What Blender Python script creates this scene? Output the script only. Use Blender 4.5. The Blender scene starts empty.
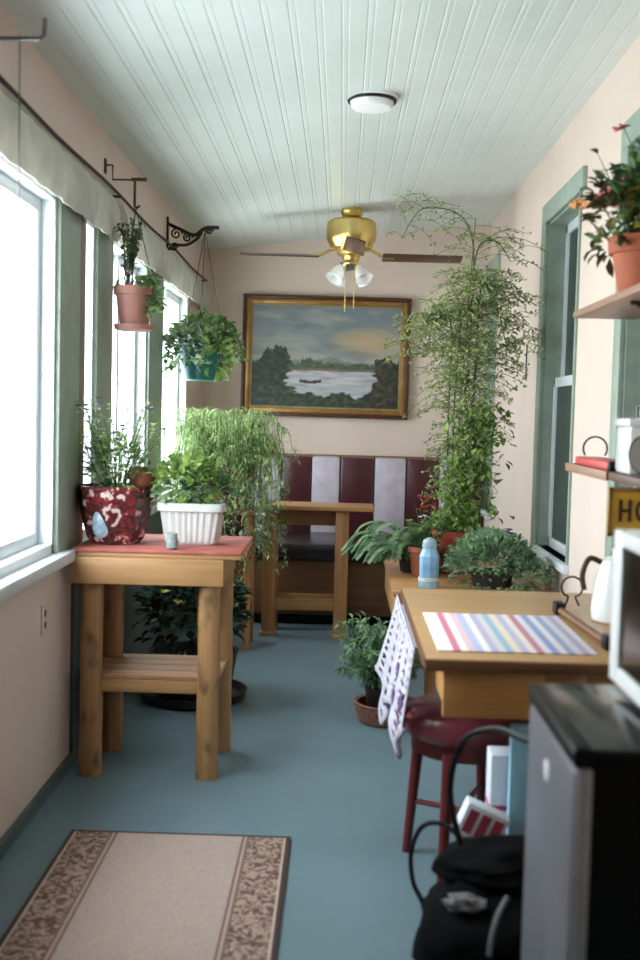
import bpy, bmesh, math, random
from mathutils import Vector, Matrix, noise
R = random.Random(7)
SC = bpy.context.scene
COL = SC.collection
PI = math.pi
V = Vector

# ------------------------------------------------------------------ room
XL, XR, YB, YF = -1.03, 1.045, 8.1, -1.2
ZL, ZR = 2.57, 2.80            # the porch ceiling falls towards the outer wall
def zc(x): return ZL + (x - XL) / (XR - XL) * (ZR - ZL)

# ------------------------------------------------------------------ materials
def S(r, g, b):
    f = lambda c: (c / 255 / 12.92) if c / 255 <= .04045 else ((c / 255 + .055) / 1.055) ** 2.4
    return (f(r), f(g), f(b), 1)
MATS = {}
class NT:
    def __init__(s, name):
        s.m = bpy.data.materials.new(name); s.m.use_nodes = True
        s.t = s.m.node_tree; s.b = s.t.nodes['Principled BSDF']; s.out = s.t.nodes['Material Output']
        MATS[name] = s.m
    def n(s, ty, **k):
        q = s.t.nodes.new(ty)
        for a, v in k.items():
            if a in q.inputs: q.inputs[a].default_value = v
            else: setattr(q, a, v)
        return q
    def l(s, a, b): s.t.links.new(a, b)
    def ramp(s, fac, stops):
        r = s.n('ShaderNodeValToRGB'); e = r.color_ramp.elements
        while len(e) < len(stops): e.new(.5)
        for i, (p, c) in enumerate(stops): e[i].position = p; e[i].color = c
        s.l(fac, r.inputs[0]); return r.outputs[0]
    def coords(s, scale=(1, 1, 1)):
        tc = s.n('ShaderNodeTexCoord'); mp = s.n('ShaderNodeMapping'); mp.inputs['Scale'].default_value = scale
        s.l(tc.outputs['Object'], mp.inputs[0]); return mp.outputs[0]
    def bump(s, h, st=.2, d=.01):
        b = s.n('ShaderNodeBump', Strength=st, Distance=d); s.l(h, b.inputs['Height']); s.l(b.outputs[0], s.b.inputs['Normal'])
def mul(c, k): return (min(1, c[0] * k), min(1, c[1] * k), min(1, c[2] * k), 1)

def plain(name, c, rough=.6, var=.12, scale=8, bump=0, metal=0, spec=.4, coat=0):
    s = NT(name); s.b.inputs['Roughness'].default_value = rough; s.b.inputs['Metallic'].default_value = metal
    s.b.inputs['Specular IOR Level'].default_value = spec; s.b.inputs['Coat Weight'].default_value = coat
    nz = s.n('ShaderNodeTexNoise', Scale=scale, Detail=4); s.l(s.coords(), nz.inputs['Vector'])
    s.l(s.ramp(nz.outputs[0], [(.3, mul(c, 1 - var)), (.7, mul(c, 1 + var))]), s.b.inputs['Base Color'])
    if bump: s.bump(nz.outputs[0], bump, .01)
    return s.m
def wood(name, c, axis=0, rough=.45, contrast=.35, scale=1, knots=False):
    s = NT(name); sc = [28 * scale] * 3; sc[axis] = 1.6 * scale
    co = s.coords(sc)
    nz = s.n('ShaderNodeTexNoise', Scale=1, Detail=5, Roughness=.6, Distortion=.6); s.l(co, nz.inputs['Vector'])
    colr = s.ramp(nz.outputs[0], [(.28, mul(c, 1 - contrast)), (.5, c), (.72, mul(c, 1 + contrast * .7))])
    if knots:
        co2 = s.coords((9, 9, 5)); vo = s.n('ShaderNodeTexNoise', Scale=1.3, Detail=2); s.l(co2, vo.inputs['Vector'])
        mk = s.ramp(vo.outputs[0], [(.56, (0, 0, 0, 1)), (.70, (1, 1, 1, 1))])
        mx = s.n('ShaderNodeMix', data_type='RGBA'); s.l(mk, mx.inputs['Factor']); s.l(colr, mx.inputs['A']); mx.inputs['B'].default_value = mul(c, .35)
        colr = mx.outputs['Result']
    s.l(colr, s.b.inputs['Base Color']); s.b.inputs['Roughness'].default_value = rough
    s.bump(nz.outputs[0], .15, .004); return s.m
def leafm(name, a, b, rough=.45, trans=.25, scale=14):
    a, b = mul(a, 1.22), mul(b, 1.22); s = NT(name); nz = s.n('ShaderNodeTexNoise', Scale=scale, Detail=2); s.l(s.coords(), nz.inputs['Vector'])
    c = s.ramp(nz.outputs[0], [(.32, a), (.68, b)]); s.l(c, s.b.inputs['Base Color']); s.b.inputs['Roughness'].default_value = rough
    s.b.inputs['Specular IOR Level'].default_value = .3
    tr = s.n('ShaderNodeBsdfTranslucent'); s.l(c, tr.inputs[0]); mx = s.n('ShaderNodeMixShader', Fac=trans)
    s.l(s.b.outputs[0], mx.inputs[1]); s.l(tr.outputs[0], mx.inputs[2]); s.l(mx.outputs[0], s.out.inputs[0]); return s.m
def glassm(name, tint, gl=.04, rough=.02):
    s = NT(name); t = s.n('ShaderNodeBsdfTransparent'); t.inputs[0].default_value = tint
    g = s.n('ShaderNodeBsdfGlossy', Roughness=rough); fr = s.n('ShaderNodeValue'); fr.outputs[0].default_value = gl
    mx = s.n('ShaderNodeMixShader'); s.l(fr.outputs[0], mx.inputs[0]); s.l(t.outputs[0], mx.inputs[1]); s.l(g.outputs[0], mx.inputs[2])
    s.l(mx.outputs[0], s.out.inputs[0]); return s.m
def fabric(name, c, rough=.85, trans=0, scale=300):
    s = NT(name); nz = s.n('ShaderNodeTexNoise', Scale=scale, Detail=1); s.l(s.coords(), nz.inputs['Vector'])
    nz2 = s.n('ShaderNodeTexNoise', Scale=9, Detail=3); s.l(s.coords(), nz2.inputs['Vector'])
    cc = s.ramp(nz2.outputs[0], [(.3, mul(c, .85)), (.7, mul(c, 1.1))])
    s.l(cc, s.b.inputs['Base Color']); s.b.inputs['Roughness'].default_value = rough; s.bump(nz.outputs[0], .2, .002)
    if trans:
        tr = s.n('ShaderNodeBsdfTranslucent'); s.l(cc, tr.inputs[0]); mx = s.n('ShaderNodeMixShader', Fac=trans)
        s.l(s.b.outputs[0], mx.inputs[1]); s.l(tr.outputs[0], mx.inputs[2]); s.l(mx.outputs[0], s.out.inputs[0])
    return s.m

plain('pink_wall', S(213, 194, 182), .75, .03, 3, .05)
plain('ceiling_white', S(214, 222, 219), .35, .03, 5)
plain('floor_paint', S(106, 128, 137), .38, .10, 2.2, .06)
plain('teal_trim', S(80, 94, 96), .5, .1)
plain('sage_green', S(146, 159, 146), .5, .12, 12)
plain('grey_brown', S(128, 117, 108), .6, .1)
plain('vinyl_white', S(214, 220, 224), .35, .02)
plain('sill_white', S(205, 210, 212), .5, .08)
fabric('valance_cloth', S(214, 212, 204), .9, .3)
plain('dark_metal', S(46, 40, 38), .5, .2, metal=.4)
plain('bronze_metal', S(84, 62, 45), .45, .2, metal=.6)
plain('grey_metal', S(110, 108, 108), .4, .1, metal=.6)
plain('brass', S(222, 196, 124), .32, .08, metal=1)
plain('white_plastic', S(240, 240, 240), .35, .02)
plain('grey_plastic', S(88, 90, 92), .5, .03)
glassm('clear_glass', (.96, .98, .98, 1))
plain('dark_pane', S(58, 70, 64), .4, .2, 3, spec=.2)
plain('curtained_pane', S(176, 186, 182), .3, .1, 5)
wood('log_wood', S(170, 128, 84), 2, .5, .35, 1, True)
wood('board_wood', S(172, 130, 86), 0, .45, .3)
wood('slat_wood', S(166, 124, 92), 0, .6, .3)
wood('pine_wood', S(174, 122, 76), 2, .4, .3)
wood('pine_rail', S(174, 126, 82), 0, .4, .3)
wood('desk_wood', S(186, 146, 102), 0, .35, .18, .7)
wood('drawer_wood', S(194, 140, 82), 0, .35, .15, .7)
wood('edge_wood', S(112, 74, 48), 0, .4, .25)
wood('panel_wood', S(120, 84, 54), 0, .6, .3)
wood('fan_wood', S(86, 54, 38), 0, .35, .25)
wood('shelf_wood', S(150, 112, 92), 1, .45, .2)
wood('dark_shelf_wood', S(92, 64, 54), 1, .45, .2)
plain('red_cloth', S(168, 94, 84), .8, .25, 14)
plain('terracotta', S(172, 94, 66), .75, .12, 12)
plain('pink_terracotta', S(172, 118, 106), .7, .08, 12)
plain('red_terracotta', S(190, 86, 66), .6, .12, 12)
plain('brown_clay', S(150, 84, 58), .6, .15, 12)
plain('teal_plastic', S(24, 88, 88), .35, .1)
plain('pot_white', S(198, 198, 196), .5, .06, 20)
plain('black_plastic', S(14, 14, 15), .4, .1, spec=.25)
plain('black_gloss', S(16, 16, 17), .16, .05, spec=.6)
plain('dark_pot', S(44, 38, 36), .5, .2)
plain('wicker', S(140, 96, 78), .8, .35, 60, .5)
plain('soil', S(52, 42, 34), .95, .3, 40, .3)
plain('stool_vinyl', S(112, 50, 60), .25, .12, 6, .05, spec=.5)
plain('burgundy_vinyl', S(70, 28, 34), .3, .15, 6, .05, spec=.5)
plain('lavender_vinyl', S(188, 178, 190), .45, .12, 14, .05)
plain('black_vinyl', S(44, 38, 42), .25, .1, 6, spec=.6)
plain('burgundy_wood', S(96, 36, 38), .35, .15, 10)
plain('silver_door', S(122, 122, 128), .38, .03, 4, metal=.35)
plain('silver_edge', S(196, 196, 202), .35, .03, metal=.5)
plain('cloth_black', S(12, 12, 13), .95, .3, 14, .3, spec=.1)
plain('cloth_grey', S(120, 116, 120), .9, .1, 14)
plain('carton_white', S(222, 228, 238), .6, .04)
plain('carton_blue', S(150, 198, 220), .6, .06)
plain('carton_brown', S(150, 118, 92), .8, .08)
plain('carton_rose', S(176, 70, 92), .6, .12)
plain('sign_yellow', S(216, 172, 52), .45, .08)
plain('sign_brown', S(66, 42, 26), .5, .1)
plain('enamel_red', S(196, 74, 70), .4, .08)
plain('glass_blue', S(150, 172, 188), .2, .25, 60)
plain('cup_grey', S(140, 152, 150), .15, .2, 60)
plain('porcelain', S(232, 234, 234), .12, .02, spec=.6)
plain('gold_frame', S(150, 112, 62), .4, .2, 14, .1, metal=.5)
plain('dark_frame', S(74, 42, 28), .35, .2, 10)
plain('mat_liner', S(150, 132, 92), .5, .15, 14)
plain('petal_red', S(196, 62, 66), .6, .2); plain('petal_pink', S(226, 140, 140), .6, .15)
plain('petal_orange', S(232, 160, 96), .6, .2); plain('petal_violet', S(112, 100, 140), .6, .25)
plain('petal_white', S(236, 232, 230), .6, .05)
plain('crochet_white', S(190, 184, 198), .95, .08, 60); plain('crochet_violet', S(112, 80, 124), .95, .2, 60)
plain('dry_stem', S(112, 96, 66), .8, .2)
plain('green_stem', S(74, 98, 56), .6, .2)
glassm('screen_mesh', (.46, .56, .62, 1)); leafm('frosted_shade', S(226, 226, 224), S(240, 240, 238), .15, .6)
leafm('blue_glass', S(140, 184, 212), S(186, 214, 230), .12, .5)
leafm('leaf_bright', S(90, 122, 58), S(150, 172, 100))
leafm('leaf_mid', S(66, 96, 54), S(126, 152, 96))
leafm('leaf_dark', S(36, 66, 44), S(84, 116, 76))
leafm('leaf_deep', S(26, 44, 34), S(58, 80, 58))  # darkest leaf green, own colour of the dark floor plant
leafm('leaf_fern', S(78, 112, 84), S(156, 182, 142), trans=.35)
leafm('leaf_grey', S(104, 128, 108), S(168, 186, 156))
leafm('leaf_trail', S(120, 146, 86), S(188, 206, 150))
leafm('leaf_asparagus', S(100, 116, 72), S(168, 176, 120))
leafm('leaf_bronze', S(66, 40, 40), S(92, 96, 56))
leafm('leaf_gold', S(120, 120, 46), S(190, 164, 74))

# rug: beige pile with patterned brown bands down both long sides
def rug_mat():
    s = NT('rug_pile'); tc = s.n('ShaderNodeTexCoord'); sp = s.n('ShaderNodeSeparateXYZ'); s.l(tc.outputs['Object'], sp.inputs[0])
    ab = s.n('ShaderNodeMath', operation='ABSOLUTE'); s.l(sp.outputs[0], ab.inputs[0])
    vo = s.n('ShaderNodeTexVoronoi', Scale=34, feature='SMOOTH_F1'); s.l(s.coords(), vo.inputs['Vector'])
    wv = s.n('ShaderNodeTexNoise', Scale=34, Detail=1.5, Distortion=2); s.l(s.coords(), wv.inputs['Vector'])
    pat = s.ramp(wv.outputs[0], [(.46, S(98, 70, 60)), (.53, S(170, 144, 130))])
    fine = s.n('ShaderNodeTexNoise', Scale=160, Detail=2); s.l(s.coords(), fine.inputs['Vector'])
    beige = s.ramp(fine.outputs[0], [(.3, S(156, 136, 128)), (.7, S(186, 166, 156))])
    def step(a, b):
        g = s.n('ShaderNodeMath', operation='GREATER_THAN'); g.inputs[1].default_value = a; s.l(ab.outputs[0], g.inputs[0])
        h = s.n('ShaderNodeMath', operation='LESS_THAN'); h.inputs[1].default_value = b; s.l(ab.outputs[0], h.inputs[0])
        m = s.n('ShaderNodeMath', operation='MULTIPLY'); s.l(g.outputs[0], m.inputs[0]); s.l(h.outputs[0], m.inputs[1]); return m.outputs[0]
    def mix(f, a, b):
        m = s.n('ShaderNodeMix', data_type='RGBA'); s.l(f, m.inputs['Factor']); s.l(a, m.inputs['A'])
        if isinstance(b, tuple): m.inputs['B'].default_value = b
        else: s.l(b, m.inputs['B'])
        return m.outputs['Result']
    c = mix(step(.228, .340), beige, pat)
    c = mix(step(.204, .212), c, S(120, 92, 80)); c = mix(step(.220, .228), c, S(120, 92, 80))
    c = mix(step(.340, .347), c, S(196, 172, 158)); c = mix(step(.347, .5), c, S(70, 52, 48))
    ay = s.n('ShaderNodeMath', operation='GREATER_THAN'); ay.inputs[1].default_value = .530
    aby = s.n('ShaderNodeMath', operation='ABSOLUTE'); s.l(sp.outputs[1], aby.inputs[0]); s.l(aby.outputs[0], ay.inputs[0])
    c = mix(ay.outputs[0], c, S(70, 52, 48))
    s.l(c, s.b.inputs['Base Color']); s.b.inputs['Roughness'].default_value = .95; s.bump(fine.outputs[0], .4, .004)
rug_mat()
# striped place mat
def mat_mat():
    s = NT('striped_weave'); tc = s.n('ShaderNodeTexCoord'); sp = s.n('ShaderNodeSeparateXYZ'); s.l(tc.outputs['Object'], sp.inputs[0])
    m = s.n('ShaderNodeMath', operation='MULTIPLY_ADD'); m.inputs[1].default_value = 1 / .436; m.inputs[2].default_value = .5; s.l(sp.outputs[0], m.inputs[0])
    cols = [(236, 226, 234), (236, 226, 234), (206, 120, 140), (240, 226, 222), (226, 190, 196), (186, 190, 222), (238, 232, 226), (190, 178, 206), (214, 208, 212), (160, 188, 206), (236, 220, 200), (196, 190, 216), (240, 226, 220), (206, 140, 156), (232, 226, 236), (156, 170, 212), (236, 232, 240), (168, 178, 214), (226, 222, 232), (196, 186, 214), (236, 230, 236)]
    r = s.n('ShaderNodeValToRGB'); r.color_ramp.interpolation = 'CONSTANT'; e = r.color_ramp.elements
    while len(e) < len(cols): e.new(.5)
    for i, q in enumerate(cols): e[i].position = i / len(cols); e[i].color = S(*q)
    s.l(m.outputs[0], r.inputs[0]); s.l(r.outputs[0], s.b.inputs['Base Color']); s.b.inputs['Roughness'].default_value = .9
    nz = s.n('ShaderNodeTexNoise', Scale=250); s.l(s.coords(), nz.inputs['Vector']); s.bump(nz.outputs[0], .3, .002)
mat_mat()
# painted ceramic: red and dark ground with cream and blue patches
def ceramic_mat():
    s = NT('painted_ceramic'); vo = s.n('ShaderNodeTexVoronoi', Scale=17); nz = s.n('ShaderNodeTexNoise', Scale=20, Detail=2)
    co = s.coords(); s.l(co, nz.inputs['Vector'])
    mx = s.n('ShaderNodeMix', data_type='RGBA'); mx.inputs['Factor'].default_value = .14; s.l(co, mx.inputs['A']); s.l(nz.outputs[1], mx.inputs['B']); s.l(mx.outputs['Result'], vo.inputs['Vector'])
    r = s.ramp(vo.outputs['Distance'], [(0, S(196, 150, 70)), (.10, S(206, 196, 190)), (.26, S(198, 180, 176)), (.32, S(128, 46, 46)), (.52, S(92, 36, 40)), (.60, S(52, 32, 36)), (.74, S(74, 62, 56)), (.82, S(112, 40, 42))])
    s.l(r, s.b.inputs['Base Color']); s.b.inputs['Roughness'].default_value = .25
try: ceramic_mat()
except Exception as ex: print('ceramic', ex)
def attr_mat():
    s = NT('oil_paint'); a = s.n('ShaderNodeVertexColor', layer_name='paint'); s.l(a.outputs[0], s.b.inputs['Base Color']); s.b.inputs['Roughness'].default_value = .45
    nz = s.n('ShaderNodeTexNoise', Scale=60, Detail=3); s.l(s.coords(), nz.inputs['Vector']); s.bump(nz.outputs[0], .25, .003)
attr_mat()

# ------------------------------------------------------------------ mesh builder
def root_of(p):
    while p.parent: p = p.parent
    return p
class MB:
    def __init__(s): s.bm = bmesh.new()
    def box(s, x0, x1, y0, y1, z0, z1, bev=0, rot=None):
        """rot: (angle about z, pivot)"""
        b = bmesh.new(); bmesh.ops.create_cube(b, size=1)
        for v in b.verts: v.co = V(((x0 + x1) / 2 + v.co.x * (x1 - x0), (y0 + y1) / 2 + v.co.y * (y1 - y0), (z0 + z1) / 2 + v.co.z * (z1 - z0)))
        if bev: bmesh.ops.bevel(b, geom=b.edges[:], offset=bev, segments=2, affect='EDGES', profile=.5)
        if rot: bmesh.ops.rotate(b, verts=b.verts, cent=rot[1], matrix=Matrix.Rotation(rot[0], 3, rot[2] if len(rot) > 2 else 'Z'))
        s.merge(b); return s
    def merge(s, b):
        mp = {}
        for v in b.verts: mp[v] = s.bm.verts.new(v.co)
        for f in b.faces:
            try: s.bm.faces.new([mp[v] for v in f.verts])
            except ValueError: pass
        b.free()
    def lathe(s, c, prof, seg=28, sx=1, sy=1, wob=0, cap=True):
        c = V(c); rings = []
        for r, z in prof:
            rings.append([s.bm.verts.new(c + V((math.cos(2 * PI * i / seg) * r * sx * (1 + wob * math.cos(i * PI)), math.sin(2 * PI * i / seg) * r * sy * (1 + wob * math.cos(i * PI)), z))) for i in range(seg)])
        for a, b in zip(rings, rings[1:]):
            for i in range(seg): s.bm.faces.new((a[i], a[(i + 1) % seg], b[(i + 1) % seg], b[i]))
        if cap:
            if prof[0][0] > 1e-4: s.bm.faces.new(rings[0][::-1])
            if prof[-1][0] > 1e-4: s.bm.faces.new(rings[-1])
        return s
    def tube(s, pts, rad, seg=8, closed=False):
        pts = [V(p) for p in pts]; n = len(pts); rings = []; up = None
        for i, p in enumerate(pts):
            a = pts[(i - 1) % n] if closed else pts[max(i - 1, 0)]; b = pts[(i + 1) % n] if closed else pts[min(i + 1, n - 1)]
            d = (b - a)
            if d.length < 1e-9: d = V((0, 0, 1))
            d.normalize()
            if up is None: up = V((0, 0, 1)) if abs(d.z) < .9 else V((1, 0, 0))
            x = d.cross(up)
            if x.length < 1e-6: x = d.orthogonal()
            x.normalize(); y = x.cross(d).normalized(); up = y
            r = rad[i] if isinstance(rad, (list, tuple)) else rad
            rings.append([s.bm.verts.new(p + x * math.cos(2 * PI * k / seg) * r + y * math.sin(2 * PI * k / seg) * r) for k in range(seg)])
        prs = list(zip(rings, rings[1:])) + ([(rings[-1], rings[0])] if closed else [])
        for a, b in prs:
            for k in range(seg): s.bm.faces.new((a[k], a[(k + 1) % seg], b[(k + 1) % seg], b[k]))
        if not closed: s.bm.faces.new(rings[0][::-1]); s.bm.faces.new(rings[-1])
        return s
    def leaf(s, p, d, L, W, up=None, fold=.15, droop=.15, wide=.45):
        d = V(d).normalized(); up = V(up) if up else V((0, 0, 1))
        x = d.cross(up)
        if x.length < 1e-3: x = d.orthogonal()
        x.normalize(); n = x.cross(d).normalized(); p = V(p)
        b = s.bm.verts.new(p); l = s.bm.verts.new(p + d * L * wide + x * W / 2 + n * W * fold); r = s.bm.verts.new(p + d * L * wide - x * W / 2 + n * W * fold)
        l2 = s.bm.verts.new(p + d * L * .78 + x * W * .33 + n * (W * fold - droop * L * .4)); r2 = s.bm.verts.new(p + d * L * .78 - x * W * .33 + n * (W * fold - droop * L * .4))
        m = s.bm.verts.new(p + d * L * .55 - n * W * fold * .3); t = s.bm.verts.new(p + d * L - n * L * droop)
        for f in ((b, m, l), (b, r, m), (l, m, l2), (m, r, r2), (l2, m, t), (m, r2, t)): s.bm.faces.new(f)
    def needle(s, p, d, L, W):
        d = V(d).normalized(); x = d.orthogonal().normalized(); p = V(p)
        x = x * math.cos(p.x * 977) + d.cross(x) * math.sin(p.x * 977)
        s.bm.faces.new([s.bm.verts.new(q) for q in (p, p + d * L * .5 + x * W / 2, p + d * L, p + d * L * .5 - x * W / 2)])
    def blob(s, c, r, seg=8, sc=(1, 1, 1), nz=0, freq=3):
        b = bmesh.new(); bmesh.ops.create_uvsphere(b, u_segments=seg * 2, v_segments=seg, radius=1)
        for v in b.verts:
            k = 1 + nz * noise.noise(v.co * freq + V(c) * 10)
            v.co = V(c) + V((v.co.x * r * sc[0] * k, v.co.y * r * sc[1] * k, v.co.z * r * sc[2] * k))
        s.merge(b); return s
    def build(s, name, mat, parent=None, smooth=True, sharp=35):
        bm = s.bm; bmesh.ops.recalc_face_normals(bm, faces=bm.faces[:]) if len(bm.faces) < 20000 else None
        if parent: off = root_of(parent).location.copy()
        else:
            xs = [v.co for v in bm.verts]; off = V(((min(v.x for v in xs) + max(v.x for v in xs)) / 2, (min(v.y for v in xs) + max(v.y for v in xs)) / 2, min(v.z for v in xs)))
        for v in bm.verts: v.co -= off
        me = bpy.data.meshes.new(name); bm.to_mesh(me); bm.free()
        me.materials.append(MATS[mat])
        if smooth:
            me.polygons.foreach_set('use_smooth', [True] * len(me.polygons)); me.set_sharp_from_angle(angle=math.radians(sharp))
        o = bpy.data.objects.new(name, me); COL.objects.link(o)
        if parent: o.parent = parent
        else: o.location = off
        return o
def tag(o, label, cat, group=None):
    o['label'] = label; o['category'] = cat
    if group: o['group'] = group
    return o
def thing(name, loc, label, cat, group=None):
    o = bpy.data.objects.new(name, None); o.empty_display_size = .05; COL.objects.link(o); o.location = loc
    return tag(o, label, cat, group)
def struct(o, label=None):
    o['kind'] = 'structure'
    if label: o['label'] = label
    return o
def arc(c, r, a0, a1, n=14, ax=('x', 'z')):
    ids = {'x': 0, 'y': 1, 'z': 2}; out = []
    for i in range(n + 1):
        a = math.radians(a0 + (a1 - a0) * i / n); p = V(c); p[ids[ax[0]]] += r * math.cos(a); p[ids[ax[1]]] += r * math.sin(a); out.append(p)
    return out
def smooth_path(pts, n=8):
    pts = [V(p) for p in pts]; q = [pts[0]] + pts + [pts[-1]]; out = []
    for i in range(1, len(q) - 2):
        for k in range(n):
            t = k / n; a, b, c, d = q[i - 1], q[i], q[i + 1], q[i + 2]
            out.append(.5 * ((2 * b) + (c - a) * t + (2 * a - 5 * b + 4 * c - d) * t * t + (3 * b - a - 3 * c + d) * t ** 3))
    out.append(pts[-1]); return out
def rv(s=1): return V((R.uniform(-s, s), R.uniform(-s, s), R.uniform(-s, s)))

# ------------------------------------------------------------------ the room
T = .16
struct(MB().box(XL - T, XR + T, YF - .1, YB + .1, -.08, 0).build('floor', 'floor_paint'))
m = MB(); prof = []; x = XL - T; k = 0
while x < XR + T:
    g = .0040 if k % 2 else .003; d = .004 if k % 2 else .002
    prof += [(x, 0), (x + g, d), (x + 2 * g, 0)]; x += (.022 if k % 2 else .062); k += 1
prof.append((XR + T, 0))
rings = []
for yy in (YF - .1, YB + .1):
    rings.append([m.bm.verts.new(V((px, yy, zc(px) + d))) for px, d in prof] + [m.bm.verts.new(V((XR + T, yy, zc(XR) + .2))), m.bm.verts.new(V((XL - T, yy, zc(XR) + .2)))])
n = len(rings[0])
for i in range(n): m.bm.faces.new((rings[0][i], rings[0][(i + 1) % n], rings[1][(i + 1) % n], rings[1][i]))
struct(m.build('ceiling', 'ceiling_white', smooth=False))
# left (window) wall
SILL, HEAD = .87, 2.16
W = [(2.5, 3.95), (4.36, 4.55), (4.83, 5.78), (6.20, 7.28)]
m = MB(); m.box(XL - T, XL, YF, YB, 0, SILL - .03); m.box(XL - T, XL, YF, YB, HEAD, ZL + .02); m.box(XL - T, XL, YF, W[0][0], SILL - .03, HEAD); m.box(XL - T, XL, W[-1][1], YB, SILL - .03, HEAD)
struct(m.build('wall_left', 'pink_wall', smooth=False))
for i, ((a, b), (c, d)) in enumerate(zip(W, W[1:])):
    p = struct(MB().box(XL - T + .01, XL + .012, b, (4.25 if i == 0 else c), SILL - .03, HEAD, .004).build('trim_%d' % (i + 1), 'sage_green'))
    if i >= 0: MB().box(XL - T + .03, XL + .006, c - .002, c + .05, SILL - .03, HEAD, .003).build('jamb_board', 'grey_brown', p) if i != 0 else MB().box(XL - .10, XL + .006, 4.25, 4.362, SILL - .03, HEAD, .003).build('jamb_board', 'grey_brown', p)
struct(MB().box(XL - .02, XL + .05, YF, 4.07, SILL - .045, SILL, .008).build('trim_7', 'sill_white'))
struct(MB().box(XL - .02, XL + .02, 4.62, W[-1][1] + .1, SILL - .04, SILL, .006).build('trim_8', 'sill_white'))
struct(MB().box(XL, XL + .012, 4.20, 4.26, 0, SILL - .05, .002).build('trim_9', 'teal_trim'))
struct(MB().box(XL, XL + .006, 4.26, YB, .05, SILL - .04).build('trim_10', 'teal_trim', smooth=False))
struct(MB().box(XL, XL + .018, YF, YB, 0, .055, .005).build('baseboard_left', 'teal_trim'))
for i, (a, b) in enumerate(W):
    e = bpy.data.objects.new('window_%d' % (i + 1), None); COL.objects.link(e); e.location = (XL - .1, (a + b) / 2, SILL); struct(e)
    xo, xi = XL - .13, XL - .055; f = .045
    m = MB(); m.box(xo, xi + .05, a, a + .02, SILL, HEAD); m.box(xo, xi + .05, b - .02, b, SILL, HEAD); m.box(xo, xi + .05, a, b, SILL, SILL + .035); m.box(xo, xi + .05, a, b, HEAD - .03, HEAD)
    m.build('frame', 'vinyl_white', e, smooth=False)
    if b - a > .5:
        mid = (a + b) / 2
        for (p, q, xx) in ((a + .02, mid + .03, XL - .10), (mid - .03, b - .02, XL - .07)):
            m = MB(); m.box(xx - .015, xx + .015, p, p + f, SILL + .035, HEAD - .03, .003); m.box(xx - .015, xx + .015, q - f, q, SILL + .035, HEAD - .03, .003)
            m.box(xx - .015, xx + .015, p + f, q - f, SILL + .035, SILL + .035 + f, .003); m.box(xx - .015, xx + .015, p + f, q - f, HEAD - .03 - f, HEAD - .03, .003)
            sh = m.build('sash', 'vinyl_white', e)
            MB().box(xx - .003, xx + .003, p + f, q - f, SILL + .08, HEAD - .075).build('pane', 'clear_glass', sh, smooth=False)
    else:
        MB().box(XL - .09, XL - .084, a + .02, b - .02, SILL + .03, HEAD - .03).build('pane', 'clear_glass', e, smooth=False)
# right (house) wall with three old sash windows
RW = [(3.30, 4.13, .66, 2.41, 1.43), (5.0, 5.77, .74, 2.41, 1.585), (7.62, 8.02, .74, 2.41, 1.585)]
m = MB(); y = YF
for a, b, z0, z1, zm in RW:
    m.box(XR, XR + T, y, a, 0, 2.9); m.box(XR, XR + T, a, b, 0, z0); m.box(XR, XR + T, a, b, z1, 2.9); y = b
m.box(XR, XR + T, y, YB, 0, 2.9)
struct(m.build('wall_right', 'pink_wall', smooth=False))
for i, (a, b, z0, z1, zm) in enumerate(RW):
    e = bpy.data.objects.new('window_%d' % (i + 5), None); COL.objects.link(e); e.location = (XR + .08, (a + b) / 2, z0); struct(e)
    c = MB(); fw = min(.10, YB - b - .005)
    c.box(XR - .022, XR + .001, b, b + fw, z0 - .05, z1, .004); c.box(XR - .022, XR + .001, a - .10, b + fw, z1, z1 + .10, .004); c.box(XR - .012, XR + .001, a - .02, a, z0, z1, .003)
    c.box(XR, XR + .13, b - .012, b + .001, z0, z1); c.box(XR, XR + .13, a, b, z1 - .012, z1 + .001); c.box(XR, XR + .075, a - .001, a + .012, z0, z1)
    c.build('casing', 'sage_green', e)
    MB().box(XR - .03, XR + .09, a - .04, b + min(.04, fw), z0 - .04, z0, .006).build('sill', 'sill_white', e)
    for nm, xx, zz0, zz1, pm in (('upper_sash', XR + .10, zm - .02, z1 - .012, 'dark_pane'), ('lower_sash', XR + .065, z0, zm + .03, 'dark_pane')):
        if i == 2: pm = 'curtained_pane'
        s_ = MB(); f = .045
        s_.box(xx - .017, xx + .017, a + .01, a + .03, zz0, zz1, .002); s_.box(xx - .017, xx + .017, b - .012 - f, b - .012, zz0, zz1, .003)
        s_.box(xx - .017, xx + .017, a + .02, b - .02, zz0, zz0 + .05, .003); s_.box(xx - .017, xx + .017, a + .02, b - .02, zz1 - .05, zz1, .003)
        so = s_.build(nm, 'vinyl_white', e)
        MB().box(xx - .003, xx + .003, a + .03, b - .05, zz0 + .04, zz1 - .04).build('pane', pm, so, smooth=False)
struct(MB().box(XR - .016, XR, YF, YB, 0, .055, .004).build('baseboard_right', 'teal_trim'))
struct(MB().box(XL - T, XR + T, YB, YB + .12, 0, 2.95).build('wall_back', 'pink_wall', smooth=False))
struct(MB().box(XL - T, XR + T, YF - .12, YF, 0, 2.95).build('wall_front', 'pink_wall', smooth=False))

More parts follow.
